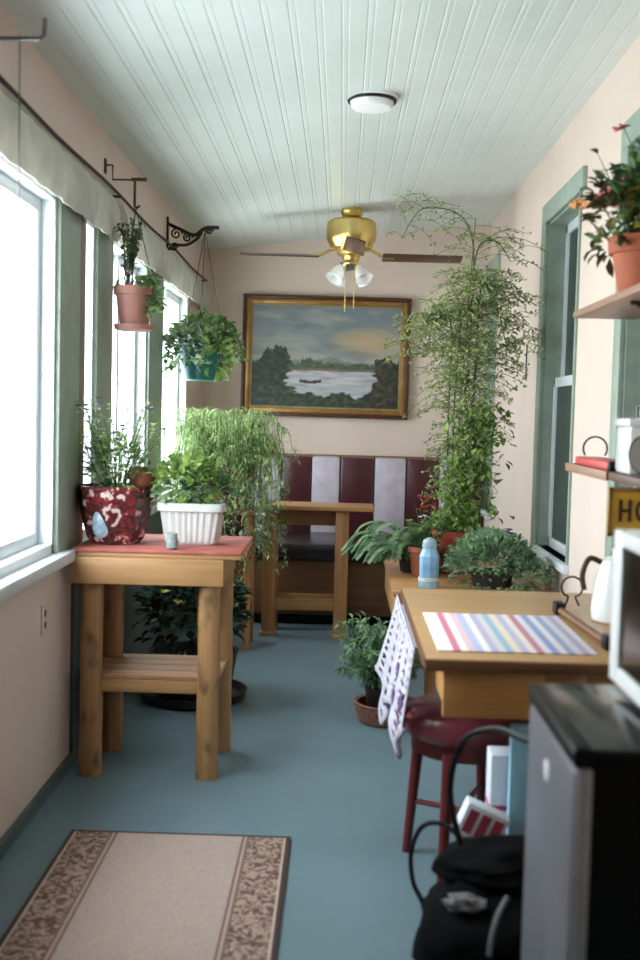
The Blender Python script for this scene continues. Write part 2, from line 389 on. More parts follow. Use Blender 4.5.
# valances and curtain wire
def valance(y0, y1, label):
    m = MB(); ny = int((y1 - y0) / .03); sec = [(0, 2.305), (.03, 2.30), (.05, 2.25), (.052, 2.19), (.045, 2.13), (.04, 2.115), (.036, 2.115), (.04, 2.19), (.03, 2.24), (0, 2.27)]
    rings = []
    for i in range(ny + 1):
        yy = y0 + (y1 - y0) * i / ny; w = .004 * math.sin(yy * 40) + .003 * math.sin(yy * 17)
        rings.append([m.bm.verts.new(V((XL + .001 + dx + (w if dx > .02 else 0), yy, z))) for dx, z in sec])
    for a, b in zip(rings, rings[1:]):
        for k in range(len(sec)): m.bm.faces.new((a[k], a[(k + 1) % len(sec)], b[(k + 1) % len(sec)], b[k]))
    m.bm.faces.new(rings[0]); m.bm.faces.new(rings[-1][::-1])
    return tag(m.build('window_valance', 'valance_cloth'), label, 'valance', 'white cloth valances over the porch windows')
valance(-.6, 4.80, 'long white cloth valance over the near porch windows, ending above the green post')
valance(4.92, 8.08, 'cream cloth valance over the far windows, behind the two hanging pots')
m = MB(); m.tube([(XL + .035, YF + .3 + i * .15, 2.325 + .006 * math.sin(i * .55)) for i in range(60) if YF + .3 + i * .15 < 8.05], .007, 6)
m.tube([(XL + .012, 2.2 + i * .15, 2.345 + .004 * math.sin(i * .4 + 1)) for i in range(20)], .004, 6)
for yy in (1.2, 4.86, 7.9): m.tube([(XL, yy, 2.325), (XL + .037, yy, 2.325)], .006, 6)
tag(m.build('curtain_rod', 'dark_metal'), 'long thin dark curtain rod running along the wall above the window valances', 'curtain rod')

# ------------------------------------------------------------------ rug
tag(MB().box(-.855, -.132, 2.44, 3.535, .001, .012, .003).build('rug', 'rug_pile'), 'beige runner rug with patterned brown borders on the blue floor in front', 'rug')

# ------------------------------------------------------------------ log plant table
t = thing('plant_table', (-.69, 4.33, 0), 'rustic wooden table on round log legs with red top, beside the windows', 'table')
for (lx, ly) in ((-.928, 4.12), (-.482, 4.12), (-.912, 4.44), (-.468, 4.47)):
    m = MB(); pts = []; rr = []
    for i in range(12):
        z = .845 * i / 11; pts.append(V((lx + .0015 * math.sin(i * 1.1 + lx * 9), ly + .0015 * math.cos(i * .9 + ly), z))); rr.append(.044 + .001 * math.sin(i * 2.1 + lx * 7) - .003 * i / 11)
    m.tube(pts, rr, 14); m.build('leg', 'log_wood', t)
MB().box(-1.0, -.36, 4.065, 4.60, .862, .876, .004).build('red_top', 'red_cloth', t)['label'] = 'faded red table top covering'
MB().box(-.998, -.362, 4.07, 4.595, .845, .862, .004).build('tabletop', 'board_wood', t)
m = MB(); m.box(-.998, -.425, 4.055, 4.078, .745, .845, .004); m.build('apron', 'board_wood', t)
MB().box(-.442, -.422, 4.08, 4.50, .755, .845, .004).build('apron', 'board_wood', t)
for k in range(4): MB().box(-.965 + .0, -.44, 4.115 + k * .092, 4.20 + k * .092, .372, .392, .004).build('shelf_slat', 'slat_wood', t)
MB().box(-.90, -.50, 4.105, 4.127, .325, .372, .004).build('stretcher', 'board_wood', t); MB().box(-.90, -.48, 4.44, 4.46, .325, .372, .004).build('stretcher', 'board_wood', t)

# red painted pot
TZ = .876
def stemmy(root, base, n, h, spread, leafmat, lw=(.03, .012), per=9, stem='green_stem', lean=(0, 0), seed=1, cap=None, clampx=None, rim=.05):
    rr = random.Random(seed); st, lf = MB(), MB(); tips = []
    for i in range(n):
        a = rr.uniform(0, 2 * PI); q = rr.random() ** .6; hh = h * rr.uniform(.55, 1)
        p0 = V(base) + V((math.cos(a) * q * rim, math.sin(a) * q * rim, 0)); p3 = p0 + V((math.cos(a) * q * spread + lean[0], math.sin(a) * q * spread + lean[1], hh))
        if clampx: p3.x = min(max(p3.x, clampx[0]), clampx[1])
        p1 = p0.lerp(p3, .5) + V((rr.uniform(-.02, .02), rr.uniform(-.02, .02), hh * .08)); path = smooth_path([p0, p1, p3], 6)
        st.tube(path, [.003 - .002 * j / len(path) for j in range(len(path))], 5)
        for j in range(per):
            f = (j + rr.random()) / per * .9 + .1; p = path[min(int(f * len(path)), len(path) - 1)]; b = rr.uniform(0, 2 * PI)
            lf.leaf(p, (math.cos(b), math.sin(b), rr.uniform(-.2, .7)), lw[0] * rr.uniform(.6, 1.2), lw[1] * rr.uniform(.7, 1.2))
        tips.append(p3)
    st.build('stems', stem, root); lf.build('leaves', leafmat, root, smooth=False); return tips
def mound(root, c, rad, n, L, Wd, matn, seed=2, name='leaves', sc=(1, 1, 1), down=.35, droop=.2, clampx=None, zmin=None):
    rr = random.Random(seed); lf = MB()
    for i in range(n):
        u = V((rr.gauss(0, 1), rr.gauss(0, 1), rr.gauss(0, 1))).normalized(); u.z = abs(u.z) if rr.random() > down else u.z
        q = rr.uniform(.45, 1) ** .7; p = V(c) + V((u.x * rad * sc[0], u.y * rad * sc[1], u.z * rad * sc[2])) * q
        if clampx: p.x = min(max(p.x, clampx[0]), clampx[1])
        if zmin is not None: p.z = max(p.z, zmin)
        lf.leaf(p, (u + V((rr.uniform(-.5, .5), rr.uniform(-.5, .5), rr.uniform(-.4, .5)))), L * rr.uniform(.6, 1.15), Wd * rr.uniform(.7, 1.15), up=(u + V((0, 0, .8))), droop=droop)
    return lf.build(name, matn, root, smooth=False)
def blooms(root, pts, r, matn, name='flower', petals=6, seed=3):
    rr = random.Random(seed)
    for p in pts:
        m = MB(); p = V(p)
        for k in range(petals):
            a = 2 * PI * k / petals + rr.random(); m.leaf(p, (math.cos(a), math.sin(a), rr.uniform(.1, .9)), r, r * .8, droop=.1)
        bmesh.ops.remove_doubles(m.bm, verts=m.bm.verts, dist=1e-5)
        m.build(name, matn, root, smooth=False)

t = thing('planter_pot', (-.875, 4.27, TZ), 'large red patterned ceramic pot with spindly flowering plant, on log table by window', 'potted plant')
MB().lathe((-.875, 4.27, TZ), [(.085, 0), (.10, .004), (.112, .02), (.132, .09), (.148, .17), (.150, .205), (.155, .21), (.155, .225), (.142, .225), (.138, .20), (.0, .195)], 8).build('pot', 'painted_ceramic', t, sharp=20)
m = MB()
m.blob((-.905, 4.153, TZ + .085), .036, 8, (1, .25, 1.6))
m.build('painted_medallion', 'glass_blue', t)['label'] = 'pale blue oval medallion'
MB().lathe((-.875, 4.27, TZ + .19), [(.135, 0), (.135, .015), (0, .02)], 16).build('soil', 'soil', t)
mound(t, (-.875, 4.27, TZ + .27), .13, 230, .045, .016, 'leaf_mid', 6, name='lower_leaves', sc=(1, .9, 1.1), clampx=(-.99, 0), zmin=TZ + .21)
tips = stemmy(t, (-.875, 4.27, TZ + .2), 40, .36, .20, 'leaf_trail', (.04, .016), 12, seed=5, clampx=(-.99, -.72))
blooms(t, [p for p in tips[::3]] + [V((-.955, 4.30, TZ + .56)), V((-.845, 4.25, TZ + .44)), V((-.86, 4.22, TZ + .40)), V((-.85, 4.24, TZ + .36))], .017, 'petal_violet', petals=9)
blooms(t, [V((-.84 + .03 * math.sin(k * 2), 4.13 + .02 * math.cos(k), TZ + .28 + .012 * k)) for k in range(9)], .016, 'petal_white')
t = thing('clay_pot', (-.785, 4.30, TZ + .205), 'small round brown clay pot tucked at the right rim of the red patterned pot', 'pot')
MB().lathe((-.785, 4.33, TZ + .21), [(.03, 0), (.048, .015), (.055, .045), (.048, .075), (.052, .085), (.042, .085), (.04, .05), (0, .04)], 18).build('body', 'brown_clay', t)

# white ribbed planter
t = thing('window_box', (-.575, 4.30, TZ), 'white ribbed rectangular planter with leafy green succulent, on log table', 'potted plant')
m = MB(); n = 192; rings = []
def sq(a, w, d, rib=0):
    c, s_ = math.cos(a), math.sin(a); k = (abs(c) ** 6 + abs(s_) ** 6) ** (-1 / 6); return V((c * k * w * (1 + rib * math.cos(a * 32)), s_ * k * d * (1 + rib * math.cos(a * 32)), 0))
for w, d, z, rib in ((.09, .06, 0, 0), (.10, .07, .01, 0), (.103, .073, .02, .028), (.118, .086, .125, .028), (.120, .088, .13, 0), (.133, .098, .135, 0), (.135, .10, .165, 0), (.122, .088, .165, 0), (.115, .08, .145, 0)):
    rings.append([m.bm.verts.new(V((-.575, 4.30, TZ + z)) + sq(2 * PI * i / n, w, d, rib)) for i in range(n)])
for a, b in zip(rings, rings[1:]):
    for i in range(n): m.bm.faces.new((a[i], a[(i + 1) % n], b[(i + 1) % n], b[i]))
m.bm.faces.new(rings[0][::-1]); m.bm.faces.new(rings[-1]); m.build('planter', 'pot_white', t)
mound(t, (-.60, 4.30, TZ + .235), .125, 330, .045, .034, 'leaf_bright', 11, sc=(1.05, .8, .85))
mound(t, (-.52, 4.31, TZ + .20), .10, 120, .045, .032, 'leaf_dark', 12, name='lower_leaves', sc=(1.1, .8, .6))
mound(t, (-.63, 4.24, TZ + .19), .08, 60, .03, .02, 'leaf_grey', 13, name='grey_leaves', sc=(1.3, .6, .5))
t = thing('votive_cup', (-.625, 4.10, TZ), 'tiny grey-green glass cup on the front edge of the log table', 'cup')
MB().lathe((-.625, 4.10, TZ), [(.014, 0), (.022, .008), (.024, .03), (.019, .05), (.021, .062), (.018, .062), (.016, .05), (.02, .03), (.017, .01), (0, .01)], 18).build('cup', 'cup_grey', t)

# ------------------------------------------------------------------ dark plant on saucer under the table
t = thing('floor_planter', (-.69, 5.28, 0), 'dark bushy plant in round dark pot on wide saucer, behind log table legs', 'potted plant')
MB().lathe((-.69, 5.28, 0), [(.22, 0), (.25, .01), (.265, .05), (.255, .05), (.23, .018), (0, .018)], 32).build('saucer', 'dark_pot', t)
MB().lathe((-.69, 5.28, .018), [(.16, 0), (.18, .02), (.21, .20), (.22, .22), (.20, .22), (.19, .18), (0, .18)], 28).build('pot', 'dark_pot', t)
mound(t, (-.70, 5.28, .40), .25, 720, .075, .045, 'leaf_deep', 21, sc=(1, .95, 1.0), clampx=(-.99, -.4), zmin=.16)
blooms(t, [V((-.80, 5.05, .55)), V((-.74, 5.06, .50)), V((-.68, 5.1, .44))], .03, 'leaf_gold', name='yellow_leaf')

# ------------------------------------------------------------------ trailing plant on its stand
t = thing('plant_stand', (-.66, 6.5, 0), 'slim pine plant stand holding the trailing plant near the far windows', 'plant stand')
for lx in (-.80, -.53):
    for ly in (6.38, 6.64): MB().box(lx - .022, lx + .022, ly - .022, ly + .022, 0, .80, .004).build('leg', 'pine_wood', t)
MB().box(-.85, -.48, 6.33, 6.69, .80, .822, .004).build('top', 'pine_rail', t); MB().box(-.80, -.53, 6.39, 6.63, .25, .268, .003).build('shelf', 'pine_rail', t)
t = thing('trailing_plant', (-.66, 6.5, .822), 'large pale green trailing plant spilling over its pot, behind the white planter', 'potted plant')
MB().lathe((-.66, 6.5, .822), [(.09, 0), (.10, .01), (.13, .19), (.14, .20), (.14, .225), (.125, .225), (.12, .19), (0, .185)], 26).build('pot', 'brown_clay', t)
rr = random.Random(31); lf, st = MB(), MB()
for i in range(230):
    a = rr.uniform(0, 2 * PI); q = rr.uniform(.3, 1); out = rr.uniform(.08, .33) * q + .03; up = rr.uniform(.10, .40); drop = rr.uniform(.1, .75) if rr.random() > .3 else rr.uniform(0, .2)
    p0 = V((-.66, 6.5, 1.02)) + V((math.cos(a) * .08, math.sin(a) * .08, 0)); c = V((math.cos(a), math.sin(a), 0))
    pts = [p0, p0 + c * out * .5 + V((0, 0, up * .8)), p0 + c * out * .85 + V((0, 0, up)), p0 + c * (out * 1.0) + V((0, 0, up * .55)), p0 + c * (out * 1.05) + V((0, 0, up - drop * .7)), p0 + c * (out * 1.06) + V((rr.uniform(-.02, .02), 0, up - drop))]
    for p in pts: p.x = max(p.x, -.985)
    path = smooth_path(pts, 5); st.tube(path, .0018, 3)
    for j in range(4, len(path)):
        for k in range(2):
            b = rr.uniform(0, 2 * PI); lf.leaf(path[j], (math.cos(b), math.sin(b), rr.uniform(-1, .3)), rr.uniform(.025, .055), .009, droop=.3)
st.build('stems', 'green_stem', t); lf.build('leaves', 'leaf_trail', t, smooth=False)
mound(t, (-.50, 6.38, .80), .16, 130, .05, .03, 'leaf_grey', 33, name='grey_leaves', sc=(.9, .8, 1.2))
blooms(t, [V((-.55 + rr.uniform(-.05, .07), 6.28 + rr.uniform(-.03, .03), .62 + rr.uniform(-.07, .06))) for k in range(9)], .022, 'petal_red')
rr = random.Random(35); st = MB()
for k in range(5):
    x0 = -.50 + .03 * k; st.tube(smooth_path([(x0 - .06, 6.35, .85), (x0, 6.30, .80), (x0 - .05 + .02 * k, 6.28, .58)], 5), .002, 4)
st.build('flower_stems', 'green_stem', t)

# ------------------------------------------------------------------ hanging pots and wall brackets
t = thing('wall_bracket', (XL, 4.70, 2.40), 'thin bronze hook bracket on left wall, carrying the pink clay pot', 'bracket', 'plant brackets on the window wall')
m = MB(); m.tube([(XL + .005, 4.70, 2.425), (XL + .035, 4.70, 2.425), (XL + .035, 4.70, 2.365), (XL + .165, 4.70, 2.365)], .0045, 6); m.build('arm', 'bronze_metal', t)
m = MB(); m.box(XL + .115, XL + .18, 4.693, 4.707, 2.36, 2.374, .002); m.tube([(XL + .13, 4.70, 2.365), (XL + .13, 4.70, 2.26)], .006, 6); m.tube(arc((XL + .14, 4.70, 2.26), .01, 180, 360, 8), .005, 6); m.build('hook', 'bronze_metal', t)
MB().box(XL + .001, XL + .008, 4.685, 4.715, 2.39, 2.45, .002).build('wall_plate', 'bronze_metal', t)
t = thing('scroll_bracket', (XL, 6.35, 2.34), 'ornate dark iron scroll bracket on left wall above the teal hanging pot', 'bracket', 'plant brackets on the window wall')
m = MB(); m.box(XL + .001, XL + .012, 6.335, 6.365, 2.30, 2.50, .003); m.build('wall_plate', 'dark_metal', t)
m = MB(); m.tube(smooth_path([(XL + .01, 6.35, 2.46), (XL + .08, 6.35, 2.43), (XL + .16, 6.35, 2.40), (XL + .22, 6.35, 2.44), (XL + .30, 6.35, 2.445)], 6), .011, 6)
m.tube(smooth_path([(XL + .01, 6.35, 2.31), (XL + .05, 6.35, 2.34), (XL + .12, 6.35, 2.345), (XL + .18, 6.35, 2.385), (XL + .20, 6.35, 2.42)], 6), .009, 6)
m.build('arm', 'dark_metal', t)
for cx, cz, r0 in ((.055, 2.405, .035), (.12, 2.385, .03), (.045, 2.33, .025), (.245, 2.425, .022)):
    MB().tube([V((XL + cx + (r0 * (1 - i / 26)) * math.cos(i * .45), 6.35, cz + (r0 * (1 - i / 26)) * math.sin(i * .45))) for i in range(24)], .006, 5).build('scroll', 'dark_metal', t)
t = thing('wall_bracket', (XL, 3.05, 2.40), 'grey rod bracket with dangling cord, high on left wall nearest the camera', 'bracket', 'plant brackets on the window wall')
MB().tube([(XL + .003, 3.05, 2.40), (XL + .18, 3.05, 2.40), (XL + .192, 3.05, 2.41), (XL + .194, 3.05, 2.455)], .006, 8).build('arm', 'grey_metal', t)
MB().box(XL + .001, XL + .008, 3.03, 3.07, 2.37, 2.43, .002).build('wall_plate', 'grey_metal', t)
m = MB(); m.tube([(XL + .125, 3.05, 2.408), (XL + .126, 3.05, 2.0), (XL + .122, 3.05, 1.95)], .0022, 6)
m.tube(arc((XL + .122, 3.05, 1.94), .012, 90, 360, 10), .002, 6)
m.build('cord', 'grey_metal', t)

t = thing('hanging_pot', (-.895, 4.70, 1.74), 'pink clay pot with small trailing plant, hanging by the green post', 'hanging pot', 'hanging plant pots by the windows')
px, py, pz = -.895, 4.70, 1.73
MB().lathe((px, py, pz), [(.055, .02), (.06, .02), (.078, .15), (.088, .152), (.09, .185), (.08, .187), (.072, .16), (0, .155)], 28).build('pot', 'pink_terracotta', t)
MB().lathe((px, py, pz), [(.06, 0), (.08, .006), (.088, .026), (.08, .026), (.07, .01), (0, .01)], 28).build('saucer', 'pink_terracotta', t)
m = MB()
for a in (20, 140, 260):
    ar = math.radians(a); m.tube([(px + math.cos(ar) * .085, py + math.sin(ar) * .085, pz + .18), (px, py, 2.245)], .0018, 5)
m.tube(arc((px, py, 2.2475), .006, 0, 350, 10), .002, 5, True); m.build('hanger_wire', 'dark_metal', t)
rr = random.Random(41)
lf = MB()
for i in range(60): lf.leaf(V((px + .06 + rr.uniform(-.04, .05), py + rr.uniform(-.06, .06) - .03, pz + .20 + rr.uniform(-.03, .03))), rv(), .04, .035)
for i in range(45): lf.leaf(V((px + .085 + rr.uniform(-.025, .03), py - .05 + rr.uniform(-.04, .04), pz + .10 + rr.uniform(-.03, .05))), rv(), .035, .03)
for i in range(30): lf.leaf(V((px + rr.uniform(-.09, .05), py + rr.uniform(-.08, .0), pz + .195 + rr.uniform(-.01, .02))), rv(), .03, .012)
lf.build('leaves', 'leaf_mid', t, smooth=False)
st = MB(); lf = MB()
for i in range(9):
    p0 = V((px - .02 + rr.uniform(-.02, .02), py + rr.uniform(-.03, .03), pz + .17)); pth = smooth_path([p0, p0 + V((rr.uniform(-.05, .05), rr.uniform(-.02, .02), .14)), p0 + V((rr.uniform(-.04, .06), 0, rr.uniform(.22, .32)))], 5)
    st.tube(pth, .003, 4)
    for q in pth[4:]:
        for k in range(4): lf.leaf(q, rv(), .03, .014)
st.build('stems', 'dry_stem', t); lf.build('dry_leaves', 'leaf_dark', t, smooth=False)

px, py, pz = -.81, 6.35, 1.57
t = thing('hanging_pot', (px, py, pz), 'teal pot full of round green leaves, hanging from the scroll bracket', 'hanging pot', 'hanging plant pots by the windows')
MB().lathe((px, py, pz), [(.095, 0), (.11, .006), (.137, .13), (.148, .20), (.155, .205), (.155, .22), (.14, .22), (.13, .18), (0, .175)], 28).build('pot', 'teal_plastic', t)
m = MB()
for a in (30, 150, 270):
    ar = math.radians(a); m.tube([(px + math.cos(ar) * .136, py + math.sin(ar) * .136, pz + .21), (px, py, 2.425)], .002, 5)
m.tube(arc((px, py, 2.435), .012, 0, 350, 10), .003, 5, True); m.build('hanger_wire', 'dark_metal', t)
mound(t, (px, py, pz + .24), .17, 240, .065, .055, 'leaf_mid', 45, sc=(1.05, .9, .75), down=.5, clampx=(-1.0, 0))
mound(t, (px + .09, py - .12, pz + .12), .08, 50, .08, .075, 'leaf_bright', 46, name='bright_leaves', sc=(1, 1, 1.2))
mound(t, (px - .08, py - .13, pz + .17), .12, 100, .06, .05, 'leaf_grey', 47, name='grey_leaves', sc=(.8, .6, 1), clampx=(-1.0, 0))
rr = random.Random(48); st = MB(); lf = MB()
for i in range(24):
    a = rr.uniform(-PI, PI); c = V((math.cos(a), math.sin(a), 0)); p0 = V((px, py, pz + .2)) + c * .1
    pth = smooth_path([p0, p0 + c * .09 + V((0, 0, .06)), p0 + c * .14 + V((0, 0, -rr.uniform(.05, .2)))], 5)
    for q in pth: q.x = max(q.x, -1.0)
    st.tube(pth, .002, 4)
    for q in pth[3:]: lf.leaf(q, rv(), .045, .035)
st.build('stems', 'green_stem', t); lf.build('outer_leaves', 'leaf_mid', t, smooth=False)

# ------------------------------------------------------------------ picture
t = thing('framed_painting', (-.13, 8.09, 1.36), 'large landscape oil painting of a lake in dark gold frame, on back wall', 'painting')
cx, cy, w, h = -.13, 1.812, 1.225, .88; tilt = math.radians(.35)
def rect_ring(w0, h0, w1, h1, y0, y1, prot, name, mat):
    m = MB()
    for sx in (-1, 1):
        m.box(min(sx * w0 / 2, sx * w1 / 2), max(sx * w0 / 2, sx * w1 / 2), y0, y1, -h0 / 2, h0 / 2, prot); m.box(-w1 / 2 - .001, w1 / 2 + .001, y0 + .0005, y1, *(sorted((sx * h1 / 2, sx * h0 / 2))), prot)
    bmesh.ops.rotate(m.bm, verts=m.bm.verts, cent=(0, 0, 0), matrix=Matrix.Rotation(tilt, 3, 'Y')); bmesh.ops.translate(m.bm, verts=m.bm.verts, vec=(cx, 0, cy)); m.build(name, mat, t)
rect_ring(w, h, w - .05, h - .05, 8.045, 8.095, .006, 'outer_frame', 'dark_frame')
rect_ring(w - .05, h - .05, w - .125, h - .125, 8.058, 8.09, .008, 'inner_frame', 'gold_frame')
rect_ring(w - .125, h - .125, w - .15, h - .15, 8.07, 8.09, .003, 'liner', 'mat_liner')
pw, ph = w - .148, h - .148; nx, ny = 170, 118; m = MB(); grid = [[m.bm.verts.new(V((cx + (i / nx - .5) * pw, 8.082 - 0, cy + (j / ny - .5) * ph))) for i in range(nx + 1)] for j in range(ny + 1)]
bmesh.ops.rotate(m.bm, verts=m.bm.verts, cent=(cx, 8.082, cy), matrix=Matrix.Rotation(tilt, 3, 'Y'))
for j in range(ny):
    for i in range(nx): m.bm.faces.new((grid[j][i], grid[j][i + 1], grid[j + 1][i + 1], grid[j + 1][i]))
cv = m.build('canvas', 'oil_paint', t)
at_ = cv.data.color_attributes.new('paint', 'FLOAT_COLOR', 'POINT')
def nz(x, y, s=0, o=3): return noise.fractal(V((x, y, s)), .7, 2.1, o)
def mixc(a, b, k): k = max(0, min(1, k)); return tuple(a[i] + (b[i] - a[i]) * k for i in range(3))
def paint(u, v):
    c = mixc((168, 166, 158), (120, 132, 140), (v - .45) * 2.2)
    c = mixc(c, (180, 176, 166), .8 * max(0, nz(u * 3, v * 7, 3) + .15)); c = mixc(c, (104, 118, 128), .9 * max(0, nz(u * 2.5 + 7, v * 6, 1)))
    c = mixc(c, (206, 172, 128), max(0, 1 - ((u - .78) / .3) ** 2 - ((v - .66) / .16) ** 2) * .75)
    hill = .455 + .05 * math.exp(-((u - .52) / .10) ** 2) + .02 * nz(u * 5, 0, 5)
    if v < hill: c = mixc((140, 140, 138), (120, 126, 124), nz(u * 9, v * 9) + .4)
    tl = .43 + .035 * nz(u * 22, 0, 2) + .03 * abs(nz(u * 50, 0, 9)) + (.04 if .33 < u < .45 else 0)
    if v < tl: c = mixc((62, 82, 68), (98, 108, 80), nz(u * 30, v * 30) + .4)
    if v < .385: c = mixc((104, 84, 72), (140, 120, 104), nz(u * 20, v * 60) + .5)
    if v < .36: c = mixc((176, 176, 186), (206, 204, 208), nz(u * 4, v * 25, 4) + .5); c = mixc(c, (120, 124, 124), .7 * max(0, nz(u * 6, v * 30, 8)))
    lt = .26 + .05 * nz(v * 14, 1, 6) + .06 * max(0, .3 - v)
    if u < lt and v < .60 + .06 * nz(u * 18, 2, 4) - max(0, (u - .22)) * 3.0 - max(0, .13 - u) * 1.4 and (v > .34 or u < lt - .02): c = mixc((30, 44, 38), (66, 84, 60), nz(u * 26, v * 26) + .3)
    if v < .13 + .05 * nz(u * 9, 3, 2) or (v < .2 and u < .3 + .06 * nz(v * 20, 1)): c = mixc((36, 50, 44), (84, 92, 66), nz(u * 24, v * 24, 1) + .35)
    rt = .84 - .10 * max(0, .28 - v) / .28 + .04 * nz(v * 14, 8, 6)
    if u > rt and v < .50 + .06 * nz(u * 20, 5, 2): c = mixc((38, 44, 36), (96, 84, 58), nz(u * 26, v * 26, 3) + .3)
    if abs(u - .40) < .075 and .235 + 1.2 * (u - .40) ** 2 < v < .262 + 2.2 * (u - .40) ** 2: c = (58, 44, 40)
    return c
for vi, v in enumerate(cv.data.vertices):
    i, j = vi % (nx + 1), vi // (nx + 1); at_.data[vi].color = S(*[max(0, q * .92) for q in paint(i / nx, j / ny)])

# ------------------------------------------------------------------ booth bench
t = thing('booth_bench', (0, 7.75, 0), 'burgundy and lavender striped booth bench along the back wall', 'bench')
pw = .225; x = -1.02; k = 0
edges = [-1.02, -.865, -.64, -.424, -.208, -.002, .245, .474, .711, .90, 1.02]
for i, (a, b) in enumerate(zip(edges, edges[1:])):
    bm_ = 'burgundy_vinyl' if i % 2 == 1 else 'lavender_vinyl'
    MB().box(a + .002, b - .002, 7.91, 8.06, .53, 1.09, .018).build('back_panel', bm_, t)['label'] = ('burgundy' if i % 2 == 1 else 'lavender') + ' vinyl back panel'
MB().box(-1.02, 1.02, 8.02, 8.095, .05, 1.10, .006).build('back_board', 'panel_wood', t)
MB().box(-1.02, 1.02, 7.17, 7.96, .43, .545, .025).build('seat_cushion', 'black_vinyl', t)
MB().box(-1.02, 1.02, 7.21, 8.02, .07, .43, .004).build('base', 'panel_wood', t); MB().box(-1.02, 1.02, 7.26, 8.0, 0, .07).build('toe_kick', 'black_plastic', t)

# ------------------------------------------------------------------ pine dining table in front of the bench
t = thing('dining_table', (-.15, 7.0, 0), 'narrow pine table with square legs in front of the striped bench', 'table')
MB().box(-.53, .215, 6.76, 7.13, .80, .825, .005).build('tabletop', 'pine_rail', t)
for lx in (-.43, .02):
    for ly in (6.85, 7.06):
        MB().box(lx - .042, lx + .042, ly - .042, ly + .042, .03, .80, .006).build('leg', 'pine_wood', t)
        MB().box(lx - .052, lx + .052, ly - .05, ly + .05, 0, .03, .006).build('foot', 'pine_rail', t)
MB().box(-.39, -.02, 6.835, 6.865, .165, .235, .004).build('stretcher', 'pine_rail', t); MB().box(-.39, -.02, 7.045, 7.075, .68, .80, .004).build('apron', 'pine_rail', t)
MB().box(-.39, -.02, 7.045, 7.075, .165, .235, .004).build('stretcher', 'pine_rail', t)

# ------------------------------------------------------------------ ceiling fan
fx, fy = .03, 7.0
t = thing('ceiling_fan', (fx, fy, zc(fx)), 'brass ceiling fan with dark wooden blades and glass lamp shades', 'ceiling fan')
MB().lathe((fx, fy, 0), [(.06, zc(fx) + .006), (.075, zc(fx) - .02), (.06, zc(fx) - .05), (.03, zc(fx) - .06), (.03, 2.61)], 24).build('canopy', 'brass', t)
MB().lathe((fx, fy, 0), [(.03, 2.618), (.13, 2.615), (.155, 2.60), (.158, 2.52), (.15, 2.48), (.135, 2.46), (.13, 2.44), (.09, 2.43), (.085, 2.40), (.055, 2.39), (.05, 2.365), (.02, 2.35)], 32).build('motor', 'brass', t)
for k in range(4):
    a = math.radians(2 + 90 * k); mt = Matrix.Translation((fx, fy, 0)) @ Matrix.Rotation(a, 4, 'Z')
    bl = MB(); bl.box(.20, .70, -.062, .062, -.004, .004, .003)
    for v in bl.bm.verts:
        if v.co.x > .6: v.co.y *= .92
    bmesh.ops.rotate(bl.bm, verts=bl.bm.verts, cent=(0, 0, 0), matrix=Matrix.Rotation(math.radians(-14), 3, 'X'))
    bmesh.ops.translate(bl.bm, verts=bl.bm.verts, vec=(0, 0, 2.39)); bmesh.ops.transform(bl.bm, verts=bl.bm.verts, matrix=mt); b = bl.build('blade', 'fan_wood', t)
    ir = MB(); ir.tube([(.06, 0, 2.44), (.13, 0, 2.43), (.20, 0, 2.392), (.27, 0, 2.386)], .011, 6); bmesh.ops.transform(ir.bm, verts=ir.bm.verts, matrix=mt); ir.build('blade_iron', 'brass', b)
for k in range(4):
    a = math.radians(40 + 90 * k); d = V((math.cos(a), math.sin(a), 0)); c = V((fx, fy, 2.355))
    MB().tube([c, c + d * .05 + V((0, 0, .0)), c + d * .075 + V((0, 0, -.03))], .008, 6).build('lamp_arm', 'brass', t)
    sh = MB(); sh.lathe((0, 0, 0), [(.018, 0), (.028, -.015), (.042, -.05), (.05, -.09), (.056, -.105), (.053, -.105), (.046, -.09), (.038, -.05), (.024, -.017), (.015, -.004)], 18, cap=False)
    bmesh.ops.transform(sh.bm, verts=sh.bm.verts, matrix=Matrix.Translation(c + d * .075 + V((0, 0, -.03))) @ Matrix.Rotation(math.radians(-35), 4, V((-d.y, d.x, 0))))
    so = sh.build('lamp_shade', 'frosted_shade', t)
    MB().blob(c + d * .10 + V((0, 0, -.08)), .022, 6).build('bulb', 'white_plastic', so)
for dx, L in ((-.03, .33), (.025, .31)): MB().tube([(fx + dx, fy - .05, 2.37), (fx + dx, fy - .05, 2.37 - L)], .0025, 5).build('pull_chain', 'brass', t)
# smoke detector
sy = 4.6; sx = .09
t = thing('smoke_detector', (sx, sy, zc(sx)), 'round white smoke detector on the white board ceiling', 'smoke detector')
MB().lathe((sx, sy, zc(sx) - .045), [(.05, 0), (.080, .004), (.088, .02), (.09, .03)], 28).build('cover', 'white_plastic', t)
MB().lathe((sx, sy, zc(sx) - .016), [(.10, 0), (.103, .01)], 28).build('vent_ring', 'black_plastic', t)
MB().lathe((sx, sy, zc(sx) - .006), [(.105, 0), (.105, .014)], 28).build('base', 'white_plastic', t)

# ------------------------------------------------------------------ right side: plant bench with plants
t = thing('plant_bench', (.62, 5.5, 0), 'low wooden plant bench against the right wall, behind the desk', 'plant stand')
PZ = .60
MB().box(.255, 1.015, 4.98, 6.15, PZ - .025, PZ, .004).build('top', 'pine_rail', t)
MB().box(.265, 1.01, 4.99, 5.01, PZ - .17, PZ - .025, .003).build('apron', 'pine_rail', t); MB().box(.265, .285, 5.01, 6.13, PZ - .17, PZ - .025, .003).build('apron', 'pine_rail', t)
for lx in (.44, .97):
    for ly in (5.06, 6.1): MB().box(lx - .025, lx + .025, ly - .025, ly + .025, 0, PZ - .025, .004).build('leg', 'pine_wood', t)
